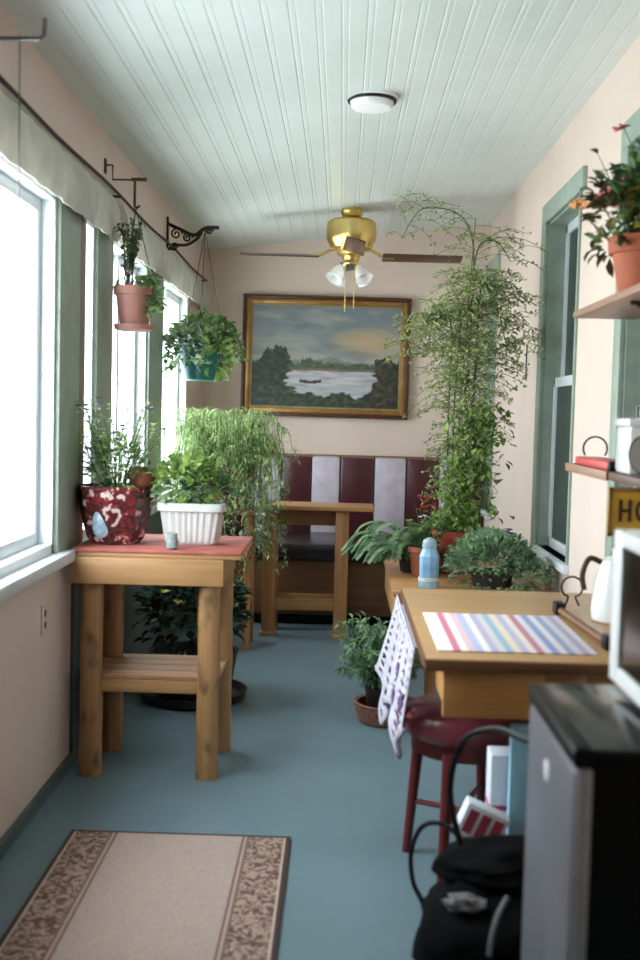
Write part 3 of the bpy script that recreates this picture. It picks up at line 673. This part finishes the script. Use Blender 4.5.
# tall asparagus vine
t = thing('climbing_plant', (.60, 5.72, PZ), 'very tall feathery climbing plant in red clay pot, reaching up to the ceiling', 'potted plant')
MB().lathe((.60, 5.72, PZ + .02), [(.07, 0), (.075, .005), (.10, .15), (.112, .152), (.115, .19), (.10, .19), (.095, .15), (0, .15)], 28).build('pot', 'red_terracotta', t)
MB().lathe((.60, 5.72, PZ), [(.09, 0), (.12, .008), (.13, .025), (.12, .025), (.09, .016), (0, .016)], 28).build('saucer', 'pot_white', t)
MB().lathe((.60, 5.72, PZ + .16), [(.097, 0), (.097, .01), (0, .014)], 20).build('soil', 'soil', t)
rr = random.Random(61); st, lf, cane = MB(), MB(), MB()
B = V((.60, 5.72, PZ + .17)); mains = []
for (tx, ty, tz, arch) in ((.64, 5.72, 2.33, (.40, 5.70, 2.46, .28, 5.68, 2.30)), (.66, 5.74, 2.42, None), (.60, 5.66, 2.0, None), (.70, 5.75, 2.05, (.77, 5.72, 2.0, .84, 5.7, 1.75)), (.68, 5.68, 1.75, None), (.55, 5.7, 1.85, (.48, 5.66, 1.9, .40, 5.64, 1.7)), (.66, 5.70, 2.2, (.76, 5.7, 2.30, .84, 5.70, 2.2)), (.74, 5.66, 1.4, None), (.66, 5.64, 1.5, None)):
    q = B + V((rr.uniform(-.05, .05), rr.uniform(-.05, .05), 0)); mid = q.lerp(V((tx, ty, tz)), .5) + V((rr.uniform(-.03, .03), rr.uniform(-.03, .03), 0))
    pts = [q, mid, V((tx, ty, tz))]
    if arch: pts += [V(arch[:3]), V(arch[3:])]
    path = smooth_path(pts, 14); mains.append(path); st.tube(path, [.0065 - .0045 * j / len(path) for j in range(len(path))], 6)
def spray(p, d, L, n, ln):
    d = V(d).normalized(); tip = p + d * L + V((0, 0, -L * .2))
    tip.x = min(max(tip.x, .2), 1.01)
    path = smooth_path([p, p.lerp(tip, .5) + V((0, 0, L * .15)), tip], 5); st.tube(path, .0014, 3)
    for j in range(n):
        f = (j + rr.random()) / n; q = path[min(int((.15 + .85 * f) * len(path)), len(path) - 1)] + rv(.014)
        q.x = min(q.x, 1.02)
        for k in range(2): lf.needle(q, rv() + d * .4, ln * rr.uniform(.6, 1.3), ln * .5)
for mi, path in enumerate(mains):
    for j in range(6, len(path)):
        p = path[j]; z = p.z
        if z < 1.0: dens = 1
        elif z < 1.55: dens = 3
        elif z < 2.15: dens = 4
        else: dens = 1
        for k in range(dens):
            if rr.random() < .25: continue
            a = rr.uniform(0, 2 * PI); L = rr.uniform(.07, .29) if z > 1.45 else rr.uniform(.05, .18)
            spray(p, (math.cos(a), math.sin(a) * .7, rr.uniform(-.25, .5)), L, int(L * 56) if z < 2.15 else int(L * 30), .022)
st.build('stems', 'green_stem', t); lf.build('leaves', 'leaf_asparagus', t, smooth=False)
lf = MB()
for i in range(900):
    z = rr.uniform(.84, 1.45); p = V((.68 + .05 * math.sin(z * 5) + rr.gauss(0, .065), 5.66 + rr.uniform(-.1, .1), z)); p.x = min(p.x, .96)
    lf.leaf(p, rv(), .045, .03)
lf.build('vine_leaves', 'leaf_bright', t, smooth=False)
lf = MB()
for i in range(120): lf.leaf(B + V((rr.gauss(-.02, .06), rr.gauss(0, .05), rr.uniform(.03, .10))), rv() + V((0, 0, .4)), .05, .03)
lf.build('base_leaves', 'leaf_bright', t, smooth=False)
# geranium with red flowers
t = thing('geranium', (.43, 5.48, PZ), 'small geranium with pale green leaves and red flowers, behind blue glass lantern', 'potted plant')
MB().lathe((.43, 5.48, PZ), [(.055, 0), (.06, .005), (.075, .12), (.085, .125), (.085, .15), (.075, .15), (.07, .12), (0, .12)], 24).build('pot', 'brown_clay', t)
stemmy(t, (.43, 5.48, PZ + .12), 18, .18, .1, 'leaf_mid', (.045, .04), 6, seed=71)
rr = random.Random(72)
blooms(t, [V((.44 + rr.uniform(-.05, .06), 5.46 + rr.uniform(-.03, .03), .95 + rr.uniform(-.04, .05))) for k in range(14)], .018, 'petal_red')
st = MB()
for k in range(6): st.tube([(.43, 5.48, PZ + .12), (.44 + .02 * (k - 3), 5.46, .95)], .002, 4)
st.build('flower_stems', 'green_stem', t)
blooms(t, [V((.40 + .02 * k, 5.42, .90 + .006 * (k % 2))) for k in range(3)], .014, 'petal_white', 'white_flower')
# blue glass lantern
t = thing('glass_lantern', (.425, 5.11, PZ), 'pale blue glass jar lantern between the fern and the red clay pot', 'lantern')
MB().lathe((.425, 5.11, PZ), [(.035, 0), (.046, .004), (.048, .03), (.044, .04), (.046, .15), (.036, .175), (.03, .19), (.027, .19), (.032, .172), (.041, .148), (.039, .04), (0, .03)], 8).build('jar', 'blue_glass', t, sharp=15)
MB().lathe((.425, 5.11, PZ + .19), [(.034, 0), (.036, .012), (.03, .035), (.012, .045), (0, .047)], 16).build('lid', 'glass_blue', t)
m = MB(); m.lathe((.425, 5.11, PZ + .034), [(.05, 0), (.05, .016)], 16); m.build('base_band', 'pot_white', t)
m = MB(); m.lathe((.425, 5.11, PZ + .032), [(.028, 0), (.028, .09)], 12); m.build('candle', 'pot_white', t)
# fern
t = thing('potted_fern', (.385, 5.62, PZ), 'dark green fern with long drooping fronds at the left end of plant bench', 'potted plant')
MB().lathe((.385, 5.62, PZ), [(.06, 0), (.065, .005), (.085, .12), (.092, .125), (.092, .15), (.08, .15), (.075, .12), (0, .12)], 24).build('pot', 'dark_pot', t)
rr = random.Random(81); st, lf = MB(), MB()
for i in range(26):
    a = rr.uniform(PI * .55, PI * 1.45) if i < 17 else rr.uniform(0, 2 * PI); L = rr.uniform(.24, .40) if i < 17 else rr.uniform(.12, .2); c = V((math.cos(a), math.sin(a) * .8, 0)); p0 = V((.385, 5.62, PZ + .12)); r_ = rr.uniform(-.01, .13)
    path = smooth_path([p0, p0 + c * L * .45 + V((0, 0, r_)), p0 + c * L * .8 + V((0, 0, r_ * .9)), p0 + c * L + V((0, 0, r_ * .5 - .05))], 8); st.tube(path, .002, 4)
    for j, q in enumerate(path[2:]):
        f = j / len(path); d = (path[min(j + 3, len(path) - 1)] - path[j + 1]).normalized(); x = d.cross(V((0, 0, 1))).normalized()
        for s_ in (-1, 1): lf.leaf(q, x * s_ + d * .5,   .075 * (1 - f * .7), .015, droop=.2)
st.build('stems', 'green_stem', t); lf.build('fronds', 'leaf_fern', t, smooth=False)
# bushy plant at right
t = thing('bushy_plant', (.73, 5.20, PZ), 'low bushy dark green plant with fine leaves, just behind the desk', 'potted plant')
MB().lathe((.73, 5.20, PZ), [(.08, 0), (.09, .006), (.10, .06), (.11, .065), (.11, .075), (.1, .075), (0, .06)], 24).build('pot', 'dark_pot', t)
mound(t, (.73, 5.22, PZ + .08), .195, 2200, .034, .017, 'leaf_fern', 91, sc=(1.1, .85, .95), down=.15, clampx=(0, 1.01), zmin=PZ + .01)
mound(t, (.88, 5.16, PZ + .05), .13, 600, .034, .017, 'leaf_fern', 92, name='side_leaves', sc=(.95, .7, .75), down=.15, clampx=(0, 1.0), zmin=PZ + .01)
rr = random.Random(93)
blooms(t, [V((.80 + rr.uniform(-.03, .03), 5.22 + rr.uniform(-.02, .02), PZ + .24 + rr.uniform(-.02, .03))) for k in range(6)], .022, 'petal_violet')
# floor plant in basket
t = thing('basket_plant', (.235, 5.0, 0), 'bushy green fern in low reddish basket on the floor beside the plant bench', 'potted plant')
MB().lathe((.235, 4.98, 0), [(.10, 0), (.125, .006), (.14, .05), (.145, .085), (.15, .09), (.145, .095), (.13, .09), (.12, .03), (0, .03)], 20).build('basket', 'wicker', t)
MB().lathe((.235, 4.98, .03), [(.075, 0), (.08, .01), (.10, .13), (.09, .13), (0, .12)], 20).build('pot', 'dark_pot', t)
rr = random.Random(95); st, lf = MB(), MB()
for i in range(64):
    a = rr.uniform(0, 2 * PI); c = V((math.cos(a), math.sin(a), 0)); p0 = V((.235, 4.98, .14)) + c * .04; L = rr.uniform(.04, .19); hh = rr.uniform(.08, .35)
    path = smooth_path([p0, p0 + c * L * .5 + V((0, 0, hh * .7)), p0 + c * L + V((0, 0, hh))], 6); st.tube(path, .002, 4)
    for q in path[3:]:
        for k in range(3): lf.leaf(q, rv() + c * .4, .045, .016, droop=.3)
st.build('stems', 'green_stem', t); lf.build('leaves', 'leaf_fern', t, smooth=False)

# ------------------------------------------------------------------ desk
DZ = .76
t = thing('desk', (.64, 3.48, 0), 'light wooden desk against the right wall with a striped mat on top', 'desk')
m = MB(); m.box(.24, 1.02, 2.89, 4.07, DZ - .03, DZ, .006); m.build('desktop', 'desk_wood', t)
m = MB(); m.box(.238, 1.02, 2.882, 2.892, DZ - .034, DZ - .003, .002); m.box(.236, .246, 2.892, 4.07, DZ - .034, DZ - .003, .002); m.build('edge_strip', 'edge_wood', t)
MB().box(.29, .56, 2.91, 2.935, DZ - .165, DZ - .034, .004).build('drawer_front', 'drawer_wood', t)
MB().box(.30, .55, 2.935, 3.25, DZ - .155, DZ - .034).build('drawer_box', 'drawer_wood', t)
MB().box(.56, 1.0, 2.98, 3.0, DZ - .12, DZ - .03, .003).build('apron', 'desk_wood', t)
MB().box(.31, .33, 3.3, 4.0, DZ - .12, DZ - .03, .003).build('side_rail', 'desk_wood', t)
for lx, ly in ((.66, 3.0), (.98, 2.95), (.66, 4.0), (.98, 4.0)): MB().box(lx - .025, lx + .025, ly - .025, ly + .025, 0, DZ - .03, .004).build('leg', 'desk_wood', t)
o = tag(MB().box(-.218, .218, -.285, .285, 0, .004, .001).build('place_mat', 'striped_weave'), 'pastel striped woven place mat lying on the wooden desk', 'place mat'); o.location = (.497, 3.26, DZ + .0005)
t = thing('dowel_rod', (.77, 3.28, DZ), 'thin dark brown rod with black end caps at right edge of striped mat', 'rod')
MB().tube([(.765, 3.08, DZ + .015), (.733, 3.60, DZ + .015)], .0125, 12).build('rod', 'edge_wood', t)
for y0, x0 in ((3.07, .766), (3.61, .732)): MB().box(x0 - .017, x0 + .017, y0 - .03, y0 + .03, DZ, DZ + .04, .006).build('end_cap', 'black_plastic', t)
# kettle
kx, ky = .885, 3.50
t = thing('kettle', (kx, ky, DZ), 'glossy white kettle with dark handle, on the desk beside the microwave', 'kettle')
MB().lathe((kx, ky, DZ), [(.062, 0), (.07, .006), (.074, .04), (.066, .12), (.05, .18), (.046, .195), (.03, .205), (.012, .21), (.012, .225), (.018, .232), (0, .238)], 28).build('body', 'porcelain', t)
MB().tube(smooth_path([(kx - .048, ky, DZ + .19), (kx - .085, ky, DZ + .20), (kx - .105, ky, DZ + .15), (kx - .098, ky, DZ + .10)], 6), .009, 8).build('handle', 'dark_frame', t)
MB().tube(smooth_path([(kx + .06, ky, DZ + .10), (kx + .085, ky, DZ + .13), (kx + .10, ky, DZ + .17)], 5), .012, 8).build('spout', 'porcelain', t)
pts = arc((.80, 3.74, DZ + .07), .036, -70, 250, 18); pts = [V((.825, 3.73, DZ + .008))] + pts + [V((.77, 3.71, DZ + .006))]
tag(MB().tube(smooth_path(pts, 3), .0035, 6).build('wire_loop', 'dark_metal'), 'dark wire loop standing on the desk left of the kettle', 'wire')

# crocheted cloth hung over the side rail of the desk
def crochet():
    t = thing('crochet_cloth', (.26, 3.75, .2), 'white crocheted cloth with purple flowers hanging below the left desk edge', 'cloth')
    m, e, fl = MB(), MB(), MB(); nu, nv = 56, 40; y0, y1 = 3.22, 4.22
    def P(u, v):
        yy = y0 + (y1 - y0) * u; hang = .40 - .14 * abs(math.cos(PI * 2 * (u + .10)))
        if u < .4: hang = .24 + .13 * (1 - abs(u - .17) / .17 if u < .34 else 0)
        z = DZ - .05 - hang * v; x = .234 - .072 * v * (.45 + .55 * u) - .010 * math.sin(u * 30) * v
        return V((x, yy - .02 * v, z))
    g = [[m.bm.verts.new(P(i / nu, j / nv)) for i in range(nu + 1)] for j in range(nv + 1)]
    for j in range(nv):
        for i in range(nu):
            hole = (i % 5 in (1, 2) and j % 4 in (1, 2)) or (j % 8 == 7 and i % 2)
            if not hole: m.bm.faces.new((g[j][i], g[j][i + 1], g[j + 1][i + 1], g[j + 1][i]))
    for v in [v for v in m.bm.verts if not v.link_faces]: m.bm.verts.remove(v)
    c = m.build('cloth', 'crochet_white', t); md = c.modifiers.new('s', 'SOLIDIFY'); md.thickness = .004
    for i in range(nu * 2):
        p = P(i / nu / 2, 1.0); e.blob(p, .010, 3)
    e.build('scalloped_edge', 'crochet_white', t)
    for u, v in ((.10, .85), (.2, .62), (.16, .95), (.3, .8), (.05, .6), (.36, .6)):
        p = P(u, v) + V((-.007, 0, 0))
        for k in range(6):
            a = k * PI / 3; fl.blob(p + V((0, math.cos(a) * .016, math.sin(a) * .016)), .012, 4, (.5, 1, 1))
        fl.build('flower_motif', 'crochet_violet', t)['label'] = 'purple crocheted flower'; fl = MB()
    m2 = MB(); m2.box(.236, .318, 3.26, 4.0, DZ - .055, DZ - .05); m2.build('top_fold', 'crochet_white', t)
crochet()

# ------------------------------------------------------------------ stool
sx, sy = .415, 3.40
t = thing('stool', (sx, sy, 0), 'burgundy vinyl stool with slim dark red legs, partly under the desk', 'stool')
MB().lathe((sx, sy, 0), [(.17, .415), (.19, .42), (.202, .44), (.205, .465), (.192, .492), (.165, .503), (.08, .508), (0, .51)], 36).build('seat', 'stool_vinyl', t)
MB().lathe((sx, sy, 0), [(.165, .365), (.172, .367), (.172, .417), (.165, .417)], 36).build('apron', 'burgundy_wood', t)
for (lx, ly) in ((.243, 3.47), (.327, 3.165), (.57, 3.31), (.50, 3.60)):
    tp = V((sx + (lx - sx) * .82, sy + (ly - sy) * .82, .40)); MB().tube([(lx, ly, 0), V((lx, ly, 0)).lerp(tp, .5), tp], [.014, .017, .020], 10).build('leg', 'burgundy_wood', t)
m = MB(); m.tube([V((sx + (a - sx) * .94, sy + (b - sy) * .94, .17)) for a, b in ((.243, 3.47), (.57, 3.31))], .009, 8); m.tube([V((sx + (a - sx) * .94, sy + (b - sy) * .94, .19)) for a, b in ((.327, 3.165), (.50, 3.60))], .009, 8); m.build('stretcher', 'burgundy_wood', t)

# ------------------------------------------------------------------ fridge and microwave
t = thing('mini_fridge', (.70, 2.04, 0), 'black mini fridge with silver door, front right beneath the microwave', 'fridge')
MB().box(.437, 1.0, 1.822, 2.265, .02, .835, .008).build('cabinet', 'black_plastic', t)
MB().box(.430, 1.005, 1.815, 2.272, .835, .852, .006).build('top_panel', 'black_gloss', t)
MB().box(.405, .437, 1.822, 2.265, .05, .815, .012).build('door', 'silver_door', t)
MB().box(.402, .44, 1.818, 2.268, .815, .853, .010).build('door_cap', 'black_plastic', t)
MB().box(.412, .4365, 1.817, 1.824, .05, .815, .003).build('door_edge', 'silver_edge', t)
m = MB(); m.blob((.405, 2.06, .735), .024, 8, (.12, 1.0, .9)); m.build('badge', 'porcelain', t)['label'] = 'small oval metal badge'
[MB().box(a, a + .03, b, b + .03, 0, .02).build('foot', 'black_plastic', t) for a in (.46, .94) for b in (1.85, 2.21)]
t = thing('microwave', (.80, 2.0, .853), 'white microwave oven with dark glass door, on top of the black mini fridge', 'microwave')
MZ = .853
MB().box(.585, 1.02, 1.74, 2.268, MZ + .015, MZ + .325, .008).build('body', 'white_plastic', t)
m = MB(); m.box(.568, .588, 2.205, 2.27, MZ + .015, MZ + .325, .004); m.box(.568, .588, 1.88, 1.95, MZ + .015, MZ + .325, .004); m.box(.568, .588, 1.95, 2.21, MZ + .015, MZ + .05, .004); m.box(.568, .588, 1.95, 2.21, MZ + .295, MZ + .325, .004)
d = m.build('door', 'white_plastic', t)
MB().box(.574, .584, 1.948, 2.21, MZ + .045, MZ + .30).build('door_window', 'black_gloss', d)
m = MB(); m.box(.57, .588, 1.745, 1.875, MZ + .015, MZ + .325, .004); cp = m.build('control_panel', 'grey_plastic', t)
for a in range(4):
    for b in range(3): MB().box(.566, .571, 1.765 + b * .035, 1.79 + b * .035, MZ + .06 + a * .035, MZ + .085 + a * .035, .002).build('button', 'white_plastic', cp)
[MB().box(a, a + .02, b, b + .02, MZ, MZ + .016).build('foot', 'black_plastic', t) for a in (.62, .96) for b in (1.78, 2.21)]

# ------------------------------------------------------------------ clutter by the fridge
def bag():
    t = thing('duffel_bag', (.36, 2.58, 0), 'slumped black cloth bag on the floor behind the mini fridge', 'bag')
    b = bmesh.new(); bmesh.ops.create_uvsphere(b, u_segments=40, v_segments=28, radius=1)
    for v in b.verts:
        c = v.co.copy(); k = 1 + .18 * noise.noise(c * 1.7 + V((3, 1, 2))) + .07 * noise.noise(c * 5)
        z = c.z * k; sq_ = 1.0 if z > -.2 else 1.06
        v.co = V((.37 + c.x * k * .185 * sq_ + .03, 2.56 + c.y * k * .20, max(0.002, .165 + z * .17)))
    m = MB(); m.merge(b); m.build('body', 'cloth_black', t)
    b = bmesh.new(); bmesh.ops.create_uvsphere(b, u_segments=28, v_segments=18, radius=1)
    for v in b.verts:
        c = v.co.copy(); k = 1 + .25 * noise.noise(c * 2.2 + V((7, 4, 1)))
        v.co = V((.385 + c.x * k * .135, 2.60 + c.y * k * .12, .335 + c.z * k * .045 + c.x * .015))
    m = MB(); m.merge(b); m.build('flap', 'cloth_black', t)
    MB().blob((.31, 2.46, .29), .04, 10, (1.2, .7, .45), .7, 2).build('lining', 'cloth_grey', t)['label'] = 'grey lining'
    MB().tube(smooth_path([(.40, 2.42, .325), (.375, 2.385, .30), (.36, 2.365, .26), (.355, 2.36, .22)], 6), .007, 6).build('strap', 'cloth_grey', t)['label'] = 'pale strap'
bag()
tag(MB().box(.36, .625, 2.84, 3.09, .001, .25, .004).build('storage_box', 'carton_brown'), 'low brown cardboard box under the desk, beneath the small cartons', 'box')
t = thing('white_carton', (.49, 3.02, .25), 'white carton standing on the brown box under the desk', 'carton')
MB().box(.435, .55, 2.98, 3.07, .25, .475, .003).build('carton_body', 'carton_white', t); MB().box(.434, .551, 2.979, 3.071, .32, .335, .002).build('carton_band', 'carton_rose', t)
tag(MB().box(.480, .56, 2.935, 2.965, .25, .57, .003).build('blue_folder', 'carton_blue'), 'light blue folder standing upright beside the fridge door', 'folder')
t = thing('snack_box', (.40, 2.90, .25), 'small white and rose patterned box leaning on the brown box', 'box')
ang = math.radians(-24)
MB().box(.34, .46, 2.87, 2.93, .27, .36, .003, rot=(math.radians(24), V((.40, 2.9, .31)), 'Y')).build('box_body', 'carton_white', t)
for k in range(3): MB().box(.352 + k * .036, .378 + k * .036, 2.868, 2.870, .283, .347, 0, rot=(math.radians(24), V((.40, 2.9, .31)), 'Y')).build('printed_patch', 'carton_rose', t)
tag(MB().tube(smooth_path([(.52, 2.32, .78), (.45, 2.36, .70), (.38, 2.52, .68), (.315, 2.62, .62), (.29, 2.66, .50), (.305, 2.64, .40), (.33, 2.62, .33)], 8), .008, 8).build('power_cord', 'black_plastic'), 'thick black power cord arching down from behind the fridge to the bag', 'cord')
tag(MB().tube(smooth_path([(.34, 2.72, .33), (.285, 2.76, .36), (.235, 2.79, .34), (.21, 2.80, .27), (.215, 2.78, .20), (.24, 2.76, .15), (.25, 2.72, .10)], 8), .0065, 8).build('loop_cord', 'black_plastic'), 'thin black cord looping out from behind the black cloth bag', 'cord')

# ------------------------------------------------------------------ wall shelves on the right
t = thing('wall_shelf', (.92, 3.2, 1.75), 'upper wooden wall shelf on right wall, carrying the terracotta pot', 'shelf', 'wooden shelves on the right wall')
MB().box(.80, XR - .024, 2.5, 3.9, 1.755, 1.778, .004).build('board', 'shelf_wood', t)
for yy in (2.8, 3.28):
    m = MB(); m.tube([(XR - .03, yy, 1.60), (XR - .03, yy, 1.757)], .007, 6); m.tube([(XR - .03, yy, 1.748), (.84, yy, 1.748)], .007, 6); m.tube(smooth_path([(XR - .03, yy, 1.62), (.95, yy, 1.68), (.86, yy, 1.745)], 5), .006, 6); m.build('bracket', 'dark_metal', t)
t = thing('wall_shelf', (.92, 3.2, 1.22), 'lower dark wooden wall shelf on right wall, above the yellow sign', 'shelf', 'wooden shelves on the right wall')
MB().box(.80, XR - .024, 2.5, 3.9, 1.222, 1.248, .004).build('board', 'dark_shelf_wood', t)
MB().box(.793, .80, 3.30, 3.9, 1.22, 1.249, .002).build('edge_strip', 'shelf_wood', t)
for yy in (2.8, 3.28):
    m = MB(); m.tube([(XR - .03, yy, 1.08), (XR - .03, yy, 1.225)], .007, 6); m.tube([(XR - .03, yy, 1.216), (.88, yy, 1.216)], .007, 6); m.build('bracket', 'dark_metal', t)
px, py, pz = .885, 3.32, 1.778
t = thing('flowering_pot', (px, py, pz), 'terracotta pot of red and pink flowering plant, on the upper wall shelf', 'potted plant')
MB().lathe((px, py, pz), [(.068, 0), (.072, .004), (.092, .115), (.104, .117), (.107, .165), (.095, .165), (.09, .12), (0, .12)], 30).build('pot', 'terracotta', t)
rr = random.Random(111)
stemmy(t, (px, py, pz + .13), 20, .34, .14, 'leaf_dark', (.06, .03), 7, seed=112, clampx=(.74, 1.01))
mound(t, (px + .02, py, pz + .26), .14, 190, .065, .042, 'leaf_mid', 113, name='bright_leaves', sc=(.7, 1, .9), clampx=(.74, 1.01))
mound(t, (px + .03, py - .06, pz + .27), .10, 60, .07, .05, 'leaf_gold', 114, name='golden_leaves', sc=(.7, 1, .8), clampx=(.74, 1.01))
mound(t, (px - .08, py, pz + .22), .10, 110, .055, .034, 'leaf_bronze', 115, name='bronze_leaves', sc=(.9, 1, 1.3), clampx=(.74, 1.01))
mound(t, (px - .10, py, pz + .14), .07, 45, .045, .03, 'leaf_mid', 116, name='trailing_leaves', sc=(.7, 1, .8), clampx=(.74, 1.01))
blooms(t, [V((px - .10 + rr.uniform(-.05, .04), py + rr.uniform(-.05, .05), pz + .27 + rr.uniform(-.04, .06))) for k in range(8)], .03, 'petal_pink')
blooms(t, [V((px - .06 + rr.uniform(-.05, .05), py + rr.uniform(-.05, .05), pz + .22 + rr.uniform(-.04, .06))) for k in range(6)], .026, 'petal_red', 'red_flower')
blooms(t, [V((px - .19 + rr.uniform(-.02, .02), py + rr.uniform(-.03, .03), pz + .235 + rr.uniform(-.03, .03))) for k in range(4)], .03, 'petal_orange', 'orange_flower')
m = MB(); m.tube(smooth_path([(px - .02, py, pz + .3), (px - .03, py + .02, pz + .40), (px - .065, py + .04, pz + .495)], 6), .0018, 5); m.tube(smooth_path([(px - .1, py, pz + .15), (px - .15, py, pz + .2), (px - .19, py, pz + .235)], 5), .003, 5); m.build('flower_stem', 'dry_stem', t)
blooms(t, [V((px - .065, py + .04, pz + .495)), V((px - .085, py + .04, pz + .485))], .022, 'petal_red', 'top_flower')
t = thing('red_tray', (.835, 3.6, 1.248), 'low red tray with thin wire handle, on the lower wall shelf', 'tray')
MB().box(.81, .90, 3.34, 3.82, 1.249, 1.275, .005).build('tray', 'enamel_red', t)
MB().box(.806, .84, 3.315, 3.345, 1.249, 1.278, .004).build('end_block', 'black_plastic', t)
MB().tube(arc((.855, 3.72, 1.305), .040, -35, 215, 20), .0035, 6).build('wire_handle', 'dark_metal', t)
t = thing('canister', (.90, 3.21, 1.248), 'white square canister with lid on the lower shelf, behind the round plate', 'canister')
MB().box(.815, .985, 3.13, 3.29, 1.248, 1.385, .012).build('body', 'porcelain', t); MB().box(.81, .99, 3.125, 3.295, 1.385, 1.408, .008).build('lid', 'porcelain', t)
t = thing('standing_plate', (.848, 3.05, 1.248), 'round pale grey plate with thin dark rim, standing on the lower shelf', 'plate')
b = MB(); b.lathe((0, 0, 0), [(0, 0), (.035, .002), (.055, .010), (.058, .012), (.055, .014), (.035, .007), (0, .005)], 32); bmesh.ops.rotate(b.bm, verts=b.bm.verts, cent=(0, 0, 0), matrix=Matrix.Rotation(math.radians(82), 3, 'X')); bmesh.ops.translate(b.bm, verts=b.bm.verts, vec=(.848, 3.05, 1.306)); b.build('plate', 'curtained_pane', t)
b = MB(); b.tube(arc((0, 0, .012), .0575, 0, 350, 36, ('x', 'y')), .0022, 6, True); bmesh.ops.rotate(b.bm, verts=b.bm.verts, cent=(0, 0, 0), matrix=Matrix.Rotation(math.radians(82), 3, 'X')); bmesh.ops.translate(b.bm, verts=b.bm.verts, vec=(.848, 3.05, 1.306)); b.build('rim', 'dark_metal', t)
# yellow sign hung below the lower shelf
t = thing('yellow_sign', (.93, 3.1, 1.04), 'yellow sign plate with dark raised letters hanging under the lower shelf', 'sign')
x0, x1, z0, z1, yy = .755, 1.02, 1.075, 1.214, 3.10
MB().box(x0, x1, yy, yy + .008, z0, z1, .002).build('plate', 'sign_yellow', t)
m = MB(); m.box(x0, x1, yy - .004, yy, z1 - .012, z1, .001); m.box(x0, x1, yy - .004, yy, z0, z0 + .012, .001); m.box(x0, x0 + .012, yy - .004, yy, z0, z1, .001); m.box(x1 - .012, x1, yy - .004, yy, z0, z1, .001); m.build('border', 'gold_frame', t)
m = MB(); lz0, lz1 = z0 + .042, z1 - .034
m.box(x0 + .030, x0 + .040, yy - .003, yy, lz0, lz1); m.box(x0 + .056, x0 + .066, yy - .003, yy, lz0, lz1); m.box(x0 + .038, x0 + .058, yy - .003, yy, (lz0 + lz1) / 2 - .005, (lz0 + lz1) / 2 + .005); m.build('letter_h', 'sign_brown', t)
m = MB(); m.tube([V((x0 + .098 + .017 * math.cos(i * PI / 12), yy - .001, (lz0 + lz1) / 2 + (lz1 - lz0) / 2 * .86 * math.sin(i * PI / 12))) for i in range(24)], .005, 6, True); m.build('letter_o', 'sign_brown', t)
[MB().tube([(xx, yy + .004, z1 - .002), (xx, yy + .004, 1.223)], .002, 5).build('hook', 'dark_metal', t) for xx in (.84, .98)]

# small wall things
t = thing('wall_outlet', (XL + .004, 3.81, .60), 'small white outlet plate on the pink wall under the window', 'outlet')
MB().box(XL, XL + .006, 3.775, 3.845, .60, .71, .002).build('plate', 'pink_wall', t); [MB().box(XL + .006, XL + .008, 3.80, 3.82, z, z + .022).build('socket', 'dark_frame', t) for z in (.665, .622)]
tag(MB().tube([(XR - .008, 6.28, 1.62), (XR - .01, 6.28, 1.70), (XR - .008, 6.28, 1.82)], .004, 5).build('hanging_string', 'dark_metal'), 'short dark string hanging on right wall between the climbing plant and window', 'string')

# ------------------------------------------------------------------ light and camera
w = bpy.data.worlds.new('sky'); SC.world = w; w.use_nodes = True; nt = w.node_tree
bg = nt.nodes['Background']; tc = nt.nodes.new('ShaderNodeTexCoord'); sp = nt.nodes.new('ShaderNodeSeparateXYZ'); nt.links.new(tc.outputs['Generated'], sp.inputs[0])
rp = nt.nodes.new('ShaderNodeValToRGB'); nt.links.new(sp.outputs[2], rp.inputs[0]); e = rp.color_ramp.elements
e[0].position = 0; e[0].color = (.78, .83, .84, 1); e[1].position = .3; e[1].color = (.88, .95, 1, 1)
nt.links.new(rp.outputs[0], bg.inputs[0]); bg.inputs[1].default_value = 7.0
for a, b in W:
    L = bpy.data.lights.new('window_portal', 'AREA'); L.shape = 'RECTANGLE'; L.size = b - a; L.size_y = HEAD - SILL; L.cycles.is_portal = True
    o = bpy.data.objects.new('window_portal', L); COL.objects.link(o); o.location = (XL - .17, (a + b) / 2, (SILL + HEAD) / 2); o.rotation_euler = (PI / 2, 0, -PI / 2)
    o['kind'] = 'structure'
cam = bpy.data.cameras.new('camera'); co = bpy.data.objects.new('camera', cam); COL.objects.link(co); SC.camera = co
cam.sensor_fit = 'VERTICAL'; cam.sensor_height = 36; cam.sensor_width = 24; cam.lens = 1100 / 960 * 36; cam.clip_start = .05
mm = Matrix(((0.9994877314947525, -0.026172507346286154, 0.01841940418911788), (0.019960119601394977, 0.05988035880418493, -0.9980059800697488), (0.025017358313209333, 0.9978623865487118, 0.06037209035918688))).to_4x4()
co.matrix_world = Matrix.Translation((0, 0, 1.4)) @ mm
cam.dof.use_dof = True; cam.dof.focus_distance = 5.6; cam.dof.aperture_fstop = 2.2
SC.view_settings.view_transform = 'Standard'; SC.view_settings.look = 'None'; SC.view_settings.exposure = 1.3; SC.view_settings.gamma = 1; SC.view_settings.use_curve_mapping = False
SC.cycles.max_bounces = 10; SC.cycles.diffuse_bounces = 6; SC.cycles.transparent_max_bounces = 16
